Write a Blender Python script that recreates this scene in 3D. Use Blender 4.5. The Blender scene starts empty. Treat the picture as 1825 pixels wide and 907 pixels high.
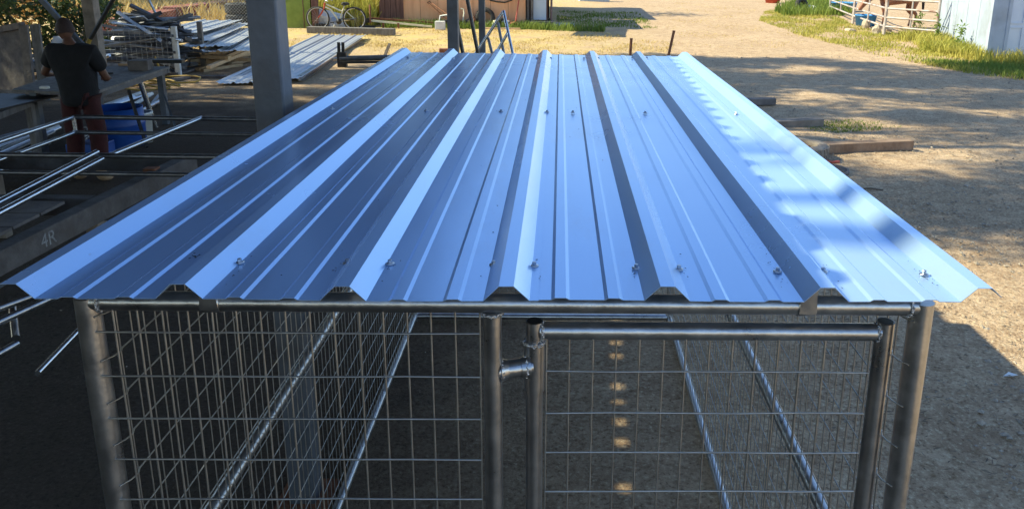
import bpy, bmesh, math, random
import numpy as np
from mathutils import Vector, Matrix, Euler
random.seed(7); np.random.seed(7)
scene = bpy.context.scene
C = scene.collection
# ------------------------------------------------------------------ camera
F_PX, CX, CY = 1387.74, 1028.91, 280.34            # of the 1825 x 907 picture
YAW, PIT, ROL = 0.0248, 0.2535, -0.0171
EYE = Vector((0.1372, -1.522, 2.465))
fw = Vector((math.sin(YAW)*math.cos(PIT), math.cos(YAW)*math.cos(PIT), -math.sin(PIT)))
r0 = Vector((math.cos(YAW), -math.sin(YAW), 0)); d0 = fw.cross(r0)
RT = r0*math.cos(ROL) + d0*math.sin(ROL); DN = d0*math.cos(ROL) - r0*math.sin(ROL)
cd = bpy.data.cameras.new('camera'); cam = bpy.data.objects.new('camera', cd); C.objects.link(cam)
M3 = Matrix((RT, -DN, -fw)).transposed()
cam.matrix_world = Matrix.Translation(EYE) @ M3.to_4x4()
cd.sensor_fit = 'HORIZONTAL'; cd.sensor_width = 36; cd.lens = 36*F_PX/1825
cd.shift_x = (912.5-CX)/1825; cd.shift_y = (CY-453.5)/1825
cd.clip_start = 0.05; cd.clip_end = 1500
scene.camera = cam
# ------------------------------------------------------------------ sky, sun, exposure
TO_SUN = Vector((-2.09, 0.17, 1.88)).normalized()
EL = math.asin(TO_SUN.z)
w = bpy.data.worlds.new('World'); scene.world = w; w.use_nodes = True
nt = w.node_tree; bg = nt.nodes['Background']
sky = nt.nodes.new('ShaderNodeTexSky'); sky.sky_type = 'NISHITA'; sky.sun_disc = False
sky.sun_elevation = EL; sky.sun_rotation = math.atan2(TO_SUN.x, TO_SUN.y)
sky.air_density = 1.0; sky.dust_density = 0.0; sky.ozone_density = 3.5
nt.links.new(sky.outputs[0], bg.inputs[0]); bg.inputs[1].default_value = 0.15
sd = bpy.data.lights.new('sun', 'SUN'); sun = bpy.data.objects.new('sun', sd); C.objects.link(sun)
sd.energy = 5.0; sd.angle = math.radians(0.53); sd.color = (1.0, 0.955, 0.68)
sun.rotation_euler = TO_SUN.to_track_quat('Z', 'Y').to_euler(); sun.location = (-20, 0, 30)
vs = scene.view_settings; vs.view_transform = 'Standard'; vs.look = 'None'; vs.gamma = 1; vs.use_curve_mapping = False
vs.exposure = 0.92
scene.render.engine = 'CYCLES'
scene.cycles.max_bounces = 6; scene.cycles.diffuse_bounces = 3; scene.cycles.glossy_bounces = 4
# ------------------------------------------------------------------ helpers
def ray(x, y): return fw + RT*((x-CX)/F_PX) + DN*((y-CY)/F_PX)
def at(x, y, z=0.0):          # where the sight line of a picture point meets height z
    v = ray(x, y); return EYE + v*((z-EYE.z)/v.z)
def atY(x, y, Y):             # ... meets the upright plane at distance Y
    v = ray(x, y); return EYE + v*((Y-EYE.y)/v.y)
V = Vector
class MB:
    def __init__(s): s.v = []; s.f = []; s.sm = []
    def add(s, vs, fs, smooth=False):
        b = len(s.v); s.v += [tuple(q) for q in vs]
        for f in fs: s.f.append(tuple(b+i for i in f)); s.sm.append(smooth)
        return s
    def box(s, c, sz, R=None):
        c = V(c); vs = []
        for z in (-.5, .5):
            for y in (-.5, .5):
                for x in (-.5, .5):
                    q = V((x*sz[0], y*sz[1], z*sz[2])); vs.append(c + (R @ q if R else q))
        return s.add(vs, [(0,2,3,1),(4,5,7,6),(0,1,5,4),(2,6,7,3),(0,4,6,2),(1,3,7,5)])
    def beam(s, a, b, w, h, up=(0,0,1)):      # bar of section w (side) x h (up) between two points
        a, b = V(a), V(b); d = (b-a); L = d.length; d.normalize()
        u = V(up); sd_ = d.cross(u)
        if sd_.length < 1e-4: sd_ = d.cross(V((1,0,0)))
        sd_.normalize(); u = sd_.cross(d)
        return s.box((a+b)/2, (w, L, h), Matrix((sd_, d, u)).transposed())
    def ring(s, c, ax, r, n, ph=0):
        ax = V(ax).normalized(); t = V((0,0,1)) if abs(ax.z) < .9 else V((1,0,0))
        a = ax.cross(t).normalized(); b = ax.cross(a)
        return [V(c) + a*(r*math.cos(ph+2*math.pi*i/n)) + b*(r*math.sin(ph+2*math.pi*i/n)) for i in range(n)]
    def tube(s, a, b, r, n=12, cap=True, r2=None):
        a, b = V(a), V(b); ax = b-a
        A = s.ring(a, ax, r, n); B = s.ring(b, ax, r if r2 is None else r2, n)
        s.add(A+B, [(i, (i+1) % n, n+(i+1) % n, n+i) for i in range(n)], True)
        if cap: s.add(A, [tuple(range(n))][::-1]); s.add(B, [tuple(range(n))])
        return s
    def path(s, pts, r, n=8, closed=False):
        pts = [V(p) for p in pts]; m = len(pts); rs = r if isinstance(r, (list, tuple)) else [r]*m
        rings = []; prev = None
        for i, p in enumerate(pts):
            if closed: t = pts[(i+1) % m]-pts[i-1]
            else: t = pts[min(i+1, m-1)]-pts[max(i-1, 0)]
            t.normalize()
            if prev is None:
                k = V((0,0,1)) if abs(t.z) < .9 else V((1,0,0)); a = t.cross(k).normalized()
            else: a = (prev - t*prev.dot(t)).normalized()
            prev = a; b = t.cross(a)
            rings.append([p + a*(rs[i]*math.cos(2*math.pi*j/n)) + b*(rs[i]*math.sin(2*math.pi*j/n)) for j in range(n)])
        vs = [q for R in rings for q in R]; fs = []
        for i in range(m if closed else m-1):
            k = (i+1) % m
            for j in range(n): fs.append((i*n+j, i*n+(j+1) % n, k*n+(j+1) % n, k*n+j))
        s.add(vs, fs, True)
        if not closed:
            s.add(rings[0], [tuple(range(n))]); s.add(rings[-1], [tuple(range(n))])
        return s
    def lathe(s, prof, n=24, c=(0,0,0), R=None, smooth=True):   # prof: (r, z)
        vs = []
        for r, z in prof:
            for i in range(n):
                q = V((r*math.cos(2*math.pi*i/n), r*math.sin(2*math.pi*i/n), z)); vs.append(V(c) + (R @ q if R else q))
        fs = [(k*n+i, k*n+(i+1) % n, (k+1)*n+(i+1) % n, (k+1)*n+i) for k in range(len(prof)-1) for i in range(n)]
        return s.add(vs, fs, smooth)
    def build(s, name, m, parent=None, bevel=0, solid=0):
        off = V((0,0,0))
        if parent:
            q = parent
            while q.parent: q = q.parent
            off = q.location
        me = bpy.data.meshes.new(name); me.from_pydata([(x-off.x, y-off.y, z-off.z) for x, y, z in s.v], [], s.f)
        me.polygons.foreach_set('use_smooth', s.sm); me.materials.append(m); me.update()
        o = bpy.data.objects.new(name, me); C.objects.link(o)
        if parent: o.parent = parent
        if bevel:
            b = o.modifiers.new('bevel', 'BEVEL'); b.width = bevel; b.segments = 2; b.limit_method = 'ANGLE'; b.angle_limit = .7
        if solid:
            b = o.modifiers.new('solid', 'SOLIDIFY'); b.thickness = solid; b.offset = 0
        return o
def tag(o, label=None, cat=None, group=None, kind=None):
    if label: o['label'] = label
    if cat: o['category'] = cat
    if group: o['group'] = group
    if kind: o['kind'] = kind
    return o
def thing(name, label, cat, loc, group=None):
    o = bpy.data.objects.new(name, None); C.objects.link(o); o.location = V(loc); o.empty_display_size = .2
    return tag(o, label, cat, group)
def fast_mesh(name, Vs, n, m, parent=None, smooth=False):    # Vs: (k*n, 3) array, n-gons in order
    k = len(Vs)//n; me = bpy.data.meshes.new(name)
    if parent is not None: Vs = Vs - np.array(parent.location)
    me.vertices.add(len(Vs)); me.vertices.foreach_set('co', np.ascontiguousarray(Vs, dtype=np.float32).ravel())
    me.loops.add(len(Vs)); me.loops.foreach_set('vertex_index', np.arange(len(Vs), dtype=np.int32))
    me.polygons.add(k); me.polygons.foreach_set('loop_start', np.arange(0, len(Vs), n, dtype=np.int32))
    me.update(calc_edges=True); me.validate(); me.materials.append(m)
    o = bpy.data.objects.new(name, me); C.objects.link(o)
    if parent is not None: o.parent = parent
    return o
def rot_to(d):       # rotation taking +Z to direction d
    return V(d).normalized().to_track_quat('Z', 'Y').to_matrix()
def rz(a): return Matrix.Rotation(a, 3, 'Z')
# ------------------------------------------------------------------ materials
def pm(name, c1, c2=None, scale=6, rough=.7, metal=0, bump=0, bscale=None, stretch=(1,1,1), rand=0, c3=None, s3=1.5, spec=None, rvar=0, lo=.35, hi=.65):
    m = bpy.data.materials.new(name); m.use_nodes = True; t = m.node_tree; b = t.nodes['Principled BSDF']
    L = t.links.new; N = t.nodes.new
    b.inputs['Roughness'].default_value = rough; b.inputs['Metallic'].default_value = metal
    if spec is not None: b.inputs['Specular IOR Level'].default_value = spec
    tc = N('ShaderNodeTexCoord'); mp = N('ShaderNodeMapping'); mp.inputs['Scale'].default_value = stretch
    L(tc.outputs['Object'], mp.inputs[0]); vec = mp.outputs[0]
    if rand:
        oi = N('ShaderNodeObjectInfo'); va = N('ShaderNodeVectorMath'); va.operation = 'ADD'
        sc = N('ShaderNodeMath'); sc.operation = 'MULTIPLY'; sc.inputs[1].default_value = 50
        L(oi.outputs['Random'], sc.inputs[0]); L(vec, va.inputs[0]); L(sc.outputs[0], va.inputs[1]); vec = va.outputs[0]
    c2 = c2 or c1
    nz = N('ShaderNodeTexNoise'); nz.inputs['Scale'].default_value = scale; nz.inputs['Detail'].default_value = 8; nz.inputs['Roughness'].default_value = .65
    L(vec, nz.inputs[0])
    rm = N('ShaderNodeMapRange'); rm.inputs[1].default_value = lo; rm.inputs[2].default_value = hi; L(nz.outputs[0], rm.inputs[0])
    mx = N('ShaderNodeMix'); mx.data_type = 'RGBA'; mx.inputs[6].default_value = (*c1, 1); mx.inputs[7].default_value = (*c2, 1)
    L(rm.outputs[0], mx.inputs[0]); col = mx.outputs[2]
    if c3:
        n3 = N('ShaderNodeTexNoise'); n3.inputs['Scale'].default_value = s3; n3.inputs['Detail'].default_value = 6; L(vec, n3.inputs[0])
        r3 = N('ShaderNodeMapRange'); r3.inputs[1].default_value = .5; r3.inputs[2].default_value = .68; L(n3.outputs[0], r3.inputs[0])
        m3 = N('ShaderNodeMix'); m3.data_type = 'RGBA'; L(r3.outputs[0], m3.inputs[0]); L(col, m3.inputs[6]); m3.inputs[7].default_value = (*c3, 1); col = m3.outputs[2]
    if rand:
        hs = N('ShaderNodeHueSaturation'); mr = N('ShaderNodeMapRange'); mr.inputs[3].default_value = 1-rand; mr.inputs[4].default_value = 1+rand
        L(oi.outputs['Random'], mr.inputs[0]); L(mr.outputs[0], hs.inputs['Value']); L(col, hs.inputs['Color']); col = hs.outputs[0]
    L(col, b.inputs['Base Color'])
    if rvar:
        rr = N('ShaderNodeMapRange'); rr.inputs[3].default_value = rough-rvar; rr.inputs[4].default_value = rough+rvar; L(nz.outputs[0], rr.inputs[0]); L(rr.outputs[0], b.inputs['Roughness'])
    if bump:
        nb = N('ShaderNodeTexNoise'); nb.inputs['Scale'].default_value = bscale or scale*4; nb.inputs['Detail'].default_value = 6; L(vec, nb.inputs[0])
        bp = N('ShaderNodeBump'); bp.inputs['Strength'].default_value = bump; bp.inputs['Distance'].default_value = .02; L(nb.outputs[0], bp.inputs['Height']); L(bp.outputs[0], b.inputs['Normal'])
    return m
def ground_mat():
    m = bpy.data.materials.new('dirt'); m.use_nodes = True; t = m.node_tree; b = t.nodes['Principled BSDF']; L = t.links.new; N = t.nodes.new
    b.inputs['Roughness'].default_value = .95; b.inputs['Specular IOR Level'].default_value = .15
    g = N('ShaderNodeNewGeometry')
    def noise(s, det=6, rg=.6):
        n = N('ShaderNodeTexNoise'); n.inputs['Scale'].default_value = s; n.inputs['Detail'].default_value = det; n.inputs['Roughness'].default_value = rg; L(g.outputs['Position'], n.inputs[0]); return n.outputs[0]
    def rng(x, a, b_, c=0, d=1):
        r = N('ShaderNodeMapRange'); r.inputs[1].default_value = a; r.inputs[2].default_value = b_; r.inputs[3].default_value = c; r.inputs[4].default_value = d; L(x, r.inputs[0]); return r.outputs[0]
    def mix(f, a, b_):
        x = N('ShaderNodeMix'); x.data_type = 'RGBA'; L(f, x.inputs[0])
        for i, q in ((6, a), (7, b_)):
            if isinstance(q, tuple): x.inputs[i].default_value = (*q, 1)
            else: L(q, x.inputs[i])
        return x.outputs[2]
    def math_(op, a, b_):
        x = N('ShaderNodeMath'); x.operation = op
        for i, q in ((0, a), (1, b_)):
            if isinstance(q, (int, float)): x.inputs[i].default_value = q
            else: L(q, x.inputs[i])
        return x.outputs[0]
    sx = N('ShaderNodeSeparateXYZ'); L(g.outputs['Position'], sx.inputs[0])
    n1 = noise(.55, 9, .7); n2 = noise(5, 8, .7); n3 = noise(42, 5, .7); n4 = noise(1.7, 6)
    c = mix(rng(n1, .35, .65), (.49, .335, .205), (.63, .455, .295))
    c = mix(rng(n2, .42, .70), c, (.33, .21, .125))
    c = mix(rng(noise(17, 6, .75), .5, .7), c, (.29, .19, .105))
    c = mix(rng(n3, .54, .68), c, (.72, .58, .38))           # pale grit
    c = mix(rng(n3, .46, .33), c, (.20, .125, .07))          # dark grit
    # straw and dry grass strewn in front of the shed
    strawm = math_('MULTIPLY', rng(sx.outputs[1], 16.5, 20), rng(math_('ADD', sx.outputs[0], math_('MULTIPLY', n4, 6)), 6.5, 2.5))
    c = mix(math_('MULTIPLY', strawm, rng(n4, .35, .6)), c, (.56, .42, .17))
    # trodden, oily shop floor, with canopy and kennel shade painted into its colour
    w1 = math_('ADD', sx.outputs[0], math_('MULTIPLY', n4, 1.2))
    oil_shade = math_('MULTIPLY', rng(w1, 1.45, -.3), rng(math_('ADD', sx.outputs[1], math_('MULTIPLY', n4, 4)), 15.5, 12.5))
    c = mix(math_('MULTIPLY', oil_shade, .86), c, mix(rng(n2, .4, .6), (.017, .0125, .011), (.046, .034, .028)))
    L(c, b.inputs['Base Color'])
    bp = N('ShaderNodeBump'); bp.inputs['Strength'].default_value = 1.0; bp.inputs['Distance'].default_value = .05
    L(math_('ADD', math_('MULTIPLY', n2, .8), math_('MULTIPLY', n3, .45)), bp.inputs['Height']); L(bp.outputs[0], b.inputs['Normal'])
    return m
def roof_mat(name='galvalume', base=(.45, .635, .91), rough=.25, sp=.02, mt=.55):
    m = bpy.data.materials.new(name); m.use_nodes = True; t = m.node_tree; b = t.nodes['Principled BSDF']; L = t.links.new; N = t.nodes.new
    b.inputs['Metallic'].default_value = mt
    tc = N('ShaderNodeTexCoord')
    n1 = N('ShaderNodeTexNoise'); n1.inputs['Scale'].default_value = 3; n1.inputs['Detail'].default_value = 6; L(tc.outputs['Object'], n1.inputs[0])
    mp = N('ShaderNodeMapping'); mp.inputs['Scale'].default_value = (9, .5, 1); L(tc.outputs['Object'], mp.inputs[0])
    n2 = N('ShaderNodeTexNoise'); n2.inputs['Scale'].default_value = 2; n2.inputs['Detail'].default_value = 5; L(mp.outputs[0], n2.inputs[0])
    mx = N('ShaderNodeMix'); mx.data_type = 'RGBA'; mx.inputs[6].default_value = (*[q*.93 for q in base], 1); mx.inputs[7].default_value = (*base, 1); L(n2.outputs[0], mx.inputs[0])
    mp4 = N('ShaderNodeMapping'); mp4.inputs['Scale'].default_value = (1.6, .45, 1); L(tc.outputs['Object'], mp4.inputs[0])
    n4 = N('ShaderNodeTexNoise'); n4.inputs['Scale'].default_value = 3.2; n4.inputs['Detail'].default_value = 9; n4.inputs['Roughness'].default_value = .72; L(mp4.outputs[0], n4.inputs[0])
    r4 = N('ShaderNodeMapRange'); r4.inputs[1].default_value = .52; r4.inputs[2].default_value = .72; r4.inputs[4].default_value = .30; L(n4.outputs[0], r4.inputs[0])
    m4 = N('ShaderNodeMix'); m4.data_type = 'RGBA'; L(r4.outputs[0], m4.inputs[0]); L(mx.outputs[2], m4.inputs[6]); m4.inputs[7].default_value = (.42, .44, .46, 1)   # thin dust film
    L(m4.outputs[2], b.inputs['Base Color'])
    rr = N('ShaderNodeMapRange'); rr.inputs[3].default_value = rough-.05; rr.inputs[4].default_value = rough+.06; L(n1.outputs[0], rr.inputs[0]); L(rr.outputs[0], b.inputs['Roughness'])
    vo = N('ShaderNodeTexVoronoi'); vo.inputs['Scale'].default_value = 230; L(tc.outputs['Object'], vo.inputs[0])
    mp2 = N('ShaderNodeMapping'); mp2.inputs['Scale'].default_value = (3, .8, 1); L(tc.outputs['Object'], mp2.inputs[0])
    n3 = N('ShaderNodeTexNoise'); n3.inputs['Scale'].default_value = 2.2; n3.inputs['Detail'].default_value = 2; L(mp2.outputs[0], n3.inputs[0])
    b1 = N('ShaderNodeBump'); b1.inputs['Strength'].default_value = sp; b1.inputs['Distance'].default_value = .002; L(vo.outputs['Distance'], b1.inputs['Height'])
    b2 = N('ShaderNodeBump'); b2.inputs['Strength'].default_value = .07; b2.inputs['Distance'].default_value = .02; L(n3.outputs[0], b2.inputs['Height']); L(b1.outputs[0], b2.inputs['Normal'])
    L(b2.outputs[0], b.inputs['Normal'])
    return m
def leaf_mat(name, c1, c2, sc=1.2, tr=.35):
    m = pm(name, c1, c2, scale=sc, rough=.6, lo=.3, hi=.7, spec=.3); t = m.node_tree; b = t.nodes['Principled BSDF']; o = t.nodes['Material Output']
    tl = t.nodes.new('ShaderNodeBsdfTranslucent'); ad = t.nodes.new('ShaderNodeMixShader'); ad.inputs[0].default_value = tr
    src = b.inputs['Base Color'].links[0].from_socket
    t.links.new(src, tl.inputs[0]); t.links.new(b.outputs[0], ad.inputs[1]); t.links.new(tl.outputs[0], ad.inputs[2]); t.links.new(ad.outputs[0], o.inputs[0])
    return m
M = dict(
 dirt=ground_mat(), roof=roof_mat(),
 oldroof=roof_mat('weathered_zinc', (.58, .59, .60), .42, .05),
 offcut=pm('dull_offcut_steel', (.13, .13, .135), (.26, .26, .27), 5, .5, .6, .2, 20, rand=.4),
 panelpipe=pm('weathered_pale_pipe', (.36, .30, .26), (.52, .47, .43), 6, .6, .2, 0, None, (1,1,1), 0, (.20, .09, .055), 3),
 timber=pm('brown_timber', (.17, .105, .065), (.30, .20, .13), 6, .9, 0, .6, 18, (1, 1, 1), .15),
 oldsheet=pm('old_grey_sheet', (.15, .145, .15), (.23, .22, .225), 3, .7, 0, .1, 20),
 tube=pm('galvanised_tube', (.38, .38, .39), (.56, .56, .57), 14, .31, 1, .05, 60, rvar=.12),
 weld=pm('weld_bead', (.50, .52, .56), (.70, .72, .76), 60, .24, 1, .8, 130),
 wire=pm('galvanised_wire', (.36, .355, .345), (.49, .48, .465), 30, .42, 1),
 shinytube=pm('new_steel_tube', (.6, .62, .66), (.72, .74, .78), 12, .25, 1, .04, 50),
 darkpipe=pm('dull_steel_pipe', (.16, .16, .17), (.26, .26, .27), 10, .4, .9),
 steelpost=pm('grey_primer_steel', (.075, .085, .10), (.12, .13, .15), 4, .5, .35, .1, 30, c3=(.07, .065, .065), s3=3),
 blacksteel=pm('black_steel', (.02, .02, .022), (.05, .045, .04), 12, .5, .4),
 wood=pm('weathered_wood', (.15, .12, .095), (.27, .225, .18), 5, .85, 0, .5, 14, (1, 1, 1), .15),
 greywood=pm('grey_wood', (.10, .09, .08), (.20, .18, .165), 4, .85, 0, .4, 18, (4, 4, 1), .12),
 beamwood=pm('dusty_beam_wood', (.07, .06, .055), (.14, .125, .115), 5, .9, 0, .4, 22, c3=(.09, .075, .065), s3=4),
 lumber=pm('fresh_lumber', (.50, .30, .15), (.66, .46, .26), 5, .75, 0, .3, 20, (1, 1, 1), .25),
 darkboard=pm('dark_board', (.10, .085, .08), (.19, .16, .14), 6, .9, 0, .5, 20, (1, 1, 1), .2),
 tan=pm('tan_painted_plywood', (.80, .40, .205), (.88, .48, .26), 1.4, .8, 0, .2, 24, (6, 6, .7), c3=(.72, .35, .18), s3=.8),
 brown=pm('red_brown_board', (.13, .06, .045), (.22, .11, .08), 3, .8, 0, .4, 14, (6, 6, .6), .15),
 white=pm('white_siding', (.34, .39, .47), (.40, .45, .52), 2, .6, 0, .05, 20, c3=(.29, .32, .36), s3=1.2),
 whitedoor=pm('white_door_paint', (.50, .56, .66), (.56, .62, .70), 3, .45),
 offwhite=pm('dirty_white', (.55, .54, .50), (.74, .73, .70), 7, .7),
 concrete=pm('concrete', (.36, .34, .31), (.48, .46, .42), 6, .9, 0, .3, 40),
 green=pm('green_painted_panel', (.17, .24, .035), (.25, .33, .06), 2.5, .6, 0, .1, 20, c3=(.13, .19, .04), s3=2),
 rubber=pm('tyre_rubber', (.022, .021, .02), (.055, .05, .045), 9, .85, 0, .3, 30),
 blue=pm('blue_plastic', (.005, .045, .22), (.012, .075, .30), 5, .45, 0, .05, 30),
 paleblue=pm('faded_blue_plastic', (.03, .22, .55), (.10, .34, .68), 5, .55),
 red=pm('red_paint', (.42, .05, .03), (.55, .11, .06), 8, .5),
 rustred=pm('rusty_red_sheet', (.25, .07, .05), (.36, .13, .09), 3, .6, .2, .2, 15, c3=(.20, .09, .05), s3=2),
 cream=pm('cream_enamel', (.66, .62, .42), (.74, .71, .54), 10, .4),
 rust=pm('rust', (.16, .06, .03), (.28, .12, .06), 10, .85, .2, .4, 40),
 yellow=pm('yellow_hose', (.30, .19, .03), (.42, .28, .05), 10, .6),
 tarp=pm('grey_tarp', (.32, .33, .34), (.46, .47, .49), 5, .6, 0, .5, 12),
 bark=pm('bark', (.10, .075, .05), (.20, .15, .11), 6, .95, 0, .8, 14, (3, 3, .6)),
 leaf=leaf_mat('leaves', (.035, .06, .018), (.08, .11, .03)),
 dryleaf=leaf_mat('dry_orange_leaves', (.20, .10, .03), (.34, .19, .06), 1.5),
 shrubleaf=leaf_mat('shrub_leaves', (.03, .055, .02), (.10, .13, .04), 2),
 weed=leaf_mat('weed_leaves', (.10, .17, .03), (.24, .30, .06), 1.8),
 grass=leaf_mat('verge_grass', (.24, .27, .035), (.56, .46, .11), .9, .3),
 greengrass=leaf_mat('green_grass', (.09, .17, .02), (.25, .28, .05), .8, .3),
 straw=leaf_mat('dry_straw', (.50, .36, .12), (.66, .50, .20), .8, .25),
 skin=pm('skin', (.10, .045, .028), (.15, .07, .045), 20, .5),
 hair=pm('dark_hair', (.02, .009, .008), (.035, .016, .014), 60, .7, 0, .6, 120),
 blackcloth=pm('black_cotton', (.002, .002, .003), (.006, .006, .008), 12, .9, 0, .3, 25),
 redcloth=pm('dark_red_cotton', (.03, .004, .004), (.055, .008, .007), 10, .9, 0, .3, 25),
 leather=pm('tan_leather', (.26, .16, .09), (.36, .24, .14), 14, .7),
 horse=pm('bay_coat', (.20, .07, .03), (.33, .13, .06), 4, .5),
 mane=pm('black_horsehair', (.012, .01, .009), (.03, .024, .02), 30, .7),
 stone=pm('stone', (.36, .29, .21), (.52, .43, .32), 5, .9, 0, .5, 14, rand=.2),
 litter=pm('leaf_litter', (.10, .07, .045), (.30, .22, .14), 3, .9),
 pebble=pm('pebble', (.20, .16, .12), (.40, .34, .27), 9, .9),
 mound=pm('pale_dry_earth', (.66, .58, .46), (.78, .72, .60), 1.2, .95, 0, .4, 8),
 galvwire=pm('chain_link_wire', (.34, .34, .33), (.45, .45, .44), 20, .5, .8),
 chalk=pm('chalk', (.16, .155, .15), (.34, .34, .33), 40, .9),
)
# ================================================================== the setting
def axis_steps(*segs):
    out = []
    for a, b, st in segs: out += list(np.arange(a, b, st))
    return out + [segs[-1][1]]
gx = axis_steps((-300, -60, 40), (-60, -16, 4), (-16, 2, .6), (2, 9, .16), (9, 20, .6), (20, 60, 4), (60, 300, 40))
gy = axis_steps((-60, -4, 6), (-4, 2, .5), (2, 10, .16), (10, 24, .4), (24, 50, 1.5), (50, 100, 10), (100, 500, 60))
rg = np.random.RandomState(3)
def lump(x, y):
    z = .014*math.sin(x*1.7+y*.9)+.012*math.sin(x*.8-y*2.1+1)+.008*math.sin(3.1*x+2.3*y)
    near = 1 if (x > 2.4 and 2 < y < 10) else .0
    z += near*rg.uniform(-.007, .007)
    if x < 2.2 and y < 12: z *= .4
    return z
gm = MB(); nx = len(gx)
gm.add([(x, y, lump(x, y) if abs(x) < 30 and y < 60 else 0) for y in gy for x in gx],
       [(j*nx+i, j*nx+i+1, (j+1)*nx+i+1, (j+1)*nx+i) for j in range(len(gy)-1) for i in range(nx-1)], True)
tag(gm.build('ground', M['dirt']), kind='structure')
# pebbles and litter on the yard
def pebbles():
    vs = []
    for i in range(5200):
        if i < 3600: x = 2.3+abs(rg.normal(0, 2.3)); y = rg.uniform(1.6, 9.5)
        elif i < 3750: x = rg.uniform(-6, 2); y = rg.uniform(.3, 9)
        else: x = rg.uniform(2, 11); y = rg.uniform(9, 19)
        s = abs(rg.normal(.006, .006))+.004
        c = np.array((x, y, s*.3)); a = rg.uniform(0, 6.28); e = rg.uniform(.6, 1.4); h = rg.uniform(.5, .9)
        P = [c+np.array((s*e*math.cos(a+k*math.pi/2), s/e*math.sin(a+k*math.pi/2), 0)) for k in range(4)]
        T = c+np.array((0, 0, s*h)); Bm = c-np.array((0, 0, s*h))
        for k in range(4): vs += [P[k], P[(k+1) % 4], T, P[(k+1) % 4], P[k], Bm]
    o = fast_mesh('pebbles', np.array(vs), 3, M['pebble'])
    return tag(o, 'small pale pebbles and grit strewn over the dirt yard', 'pebbles', kind='stuff')
pebbles()
def litter():
    vs = []
    for i in range(5200):
        x = 1.6+abs(rg.normal(0, 2.6)); y = rg.uniform(1.6, 11)
        l = rg.uniform(.008, .03); a = rg.normal(.3, .9); w = rg.uniform(.0015, .006); d = np.array((math.cos(a)*l, math.sin(a)*l, rg.uniform(-.002, .004))); s = np.array((-math.sin(a)*w, math.cos(a)*w, .002)); c = np.array((x, y, .012+.01*math.sin(x*1.7+y*.9)))
        vs += [c-d, c-s, c+d, c+s]
    return tag(fast_mesh('leaf_litter', np.array(vs), 4, M['litter']), 'brown twigs and dead leaf scraps littering the dirt yard', 'litter', kind='stuff')
litter()
# ------------------------------------------------------------------ grass and straw
def blades(name, pts, hmin, hmax, wd, m, label, cat, lean=.5):
    n = len(pts); P = np.array(pts); a = rg.uniform(0, 2*math.pi, n); h = rg.uniform(hmin, hmax, n); ln = rg.uniform(0, lean, n)*h; a2 = rg.uniform(0, 2*math.pi, n)
    w2 = wd*rg.uniform(.6, 1.4, n)/2
    side = np.stack([np.cos(a)*w2, np.sin(a)*w2, 0*a], 1); mid = np.stack([np.cos(a2)*ln*.35, np.sin(a2)*ln*.35, h*.6], 1); tip = np.stack([np.cos(a2)*ln, np.sin(a2)*ln, h], 1)
    A = P-side; B = P+side; Cc = P+mid+side*.7; D = P+mid-side*.7; T = P+tip; T2 = T+side*.1
    vs = np.stack([A, B, Cc, D, D, Cc, T2, T], 1).reshape(-1, 3)
    return tag(fast_mesh(name, vs, 4, m), label, cat, kind='stuff')
def inpoly(p, poly):
    x, y = p; c = False; j = len(poly)-1
    for i in range(len(poly)):
        if (poly[i][1] > y) != (poly[j][1] > y) and x < (poly[j][0]-poly[i][0])*(y-poly[i][1])/(poly[j][1]-poly[i][1])+poly[i][0]: c = not c
        j = i
    return c
def scatter(poly, n, clump=0, thr=.0):
    xs = [p[0] for p in poly]; ys = [p[1] for p in poly]; out = []
    k = rg.uniform(0, 6, 6)
    while len(out) < n:
        p = (rg.uniform(min(xs), max(xs)), rg.uniform(min(ys), max(ys)))
        if not inpoly(p, poly): continue
        if clump:
            d = math.sin(p[0]*1.9+k[0])*math.sin(p[1]*1.3+k[1])+.6*math.sin(p[0]*4.1+k[2]+p[1])*math.sin(p[1]*3.3+k[3])
            if d*clump+rg.uniform(-1, 1) < thr: continue
        out.append((p[0], p[1], -.01))
    return out
vp = [at(*q)[:2] for q in ((1362, 22), (1352, 38), (1420, 62), (1500, 84), (1580, 104), (1680, 122), (1760, 138), (1900, 152), (1900, 108), (1757, 104), (1690, 74), (1660, 62), (1580, 60), (1520, 46), (1480, 24), (1420, 10))]
blades('verge_grass', scatter(vp, 22000, 1.0, -.1), .03, .13, .022, M['grass'], 'yellow-green dry grass verge in front of the livestock panels', 'grass', .9)
vp2 = [at(*q)[:2] for q in ((1380, 22), (1395, 30), (1500, 30), (1520, 24), (1480, 2), (1430, 2))]
blades('green_weeds', scatter(vp2, 5000), .15, .55, .04, M['greengrass'], 'lush green weeds around the discarded tyre beside the drive', 'weeds', .6)
vp3 = [at(*q)[:2] for q in ((1600, 70), (1650, 92), (1760, 116), (1900, 126), (1900, 112), (1760, 106), (1690, 76), (1640, 60))]
blades('tall_weeds', scatter(vp3, 4200, .8, -.1), .08, .4, .03, M['grass'], 'tall yellowing weeds along the foot of the white shed', 'weeds', .7)
vp6 = [at(*q)[:2] for q in ((1640, 112), (1700, 124), (1760, 136), (1900, 150), (1900, 122), (1760, 114))]
blades('green_tufts', scatter(vp6, 5000, .8, 0), .06, .17, .022, M['greengrass'], 'short green grass below the white shed door', 'grass', .7)
sp = [(-12, 18.5), (-4, 17.2), (3, 18.3), (3.5, 21.5), (1.5, 24.5), (-6, 25.2), (-9.5, 23.5), (-13, 21)]
blades('straw_litter', scatter(sp, 15000, .9, .25), .015, .075, .02, M['straw'], 'short dry straw stubble on the ground before the tan shed', 'straw', 2.2)
sp2 = [(-5.8, 24.9), (-1, 25.0), (1.6, 24.6), (1.7, 25.4), (-.9, 25.9), (-6, 25.9)]
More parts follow.
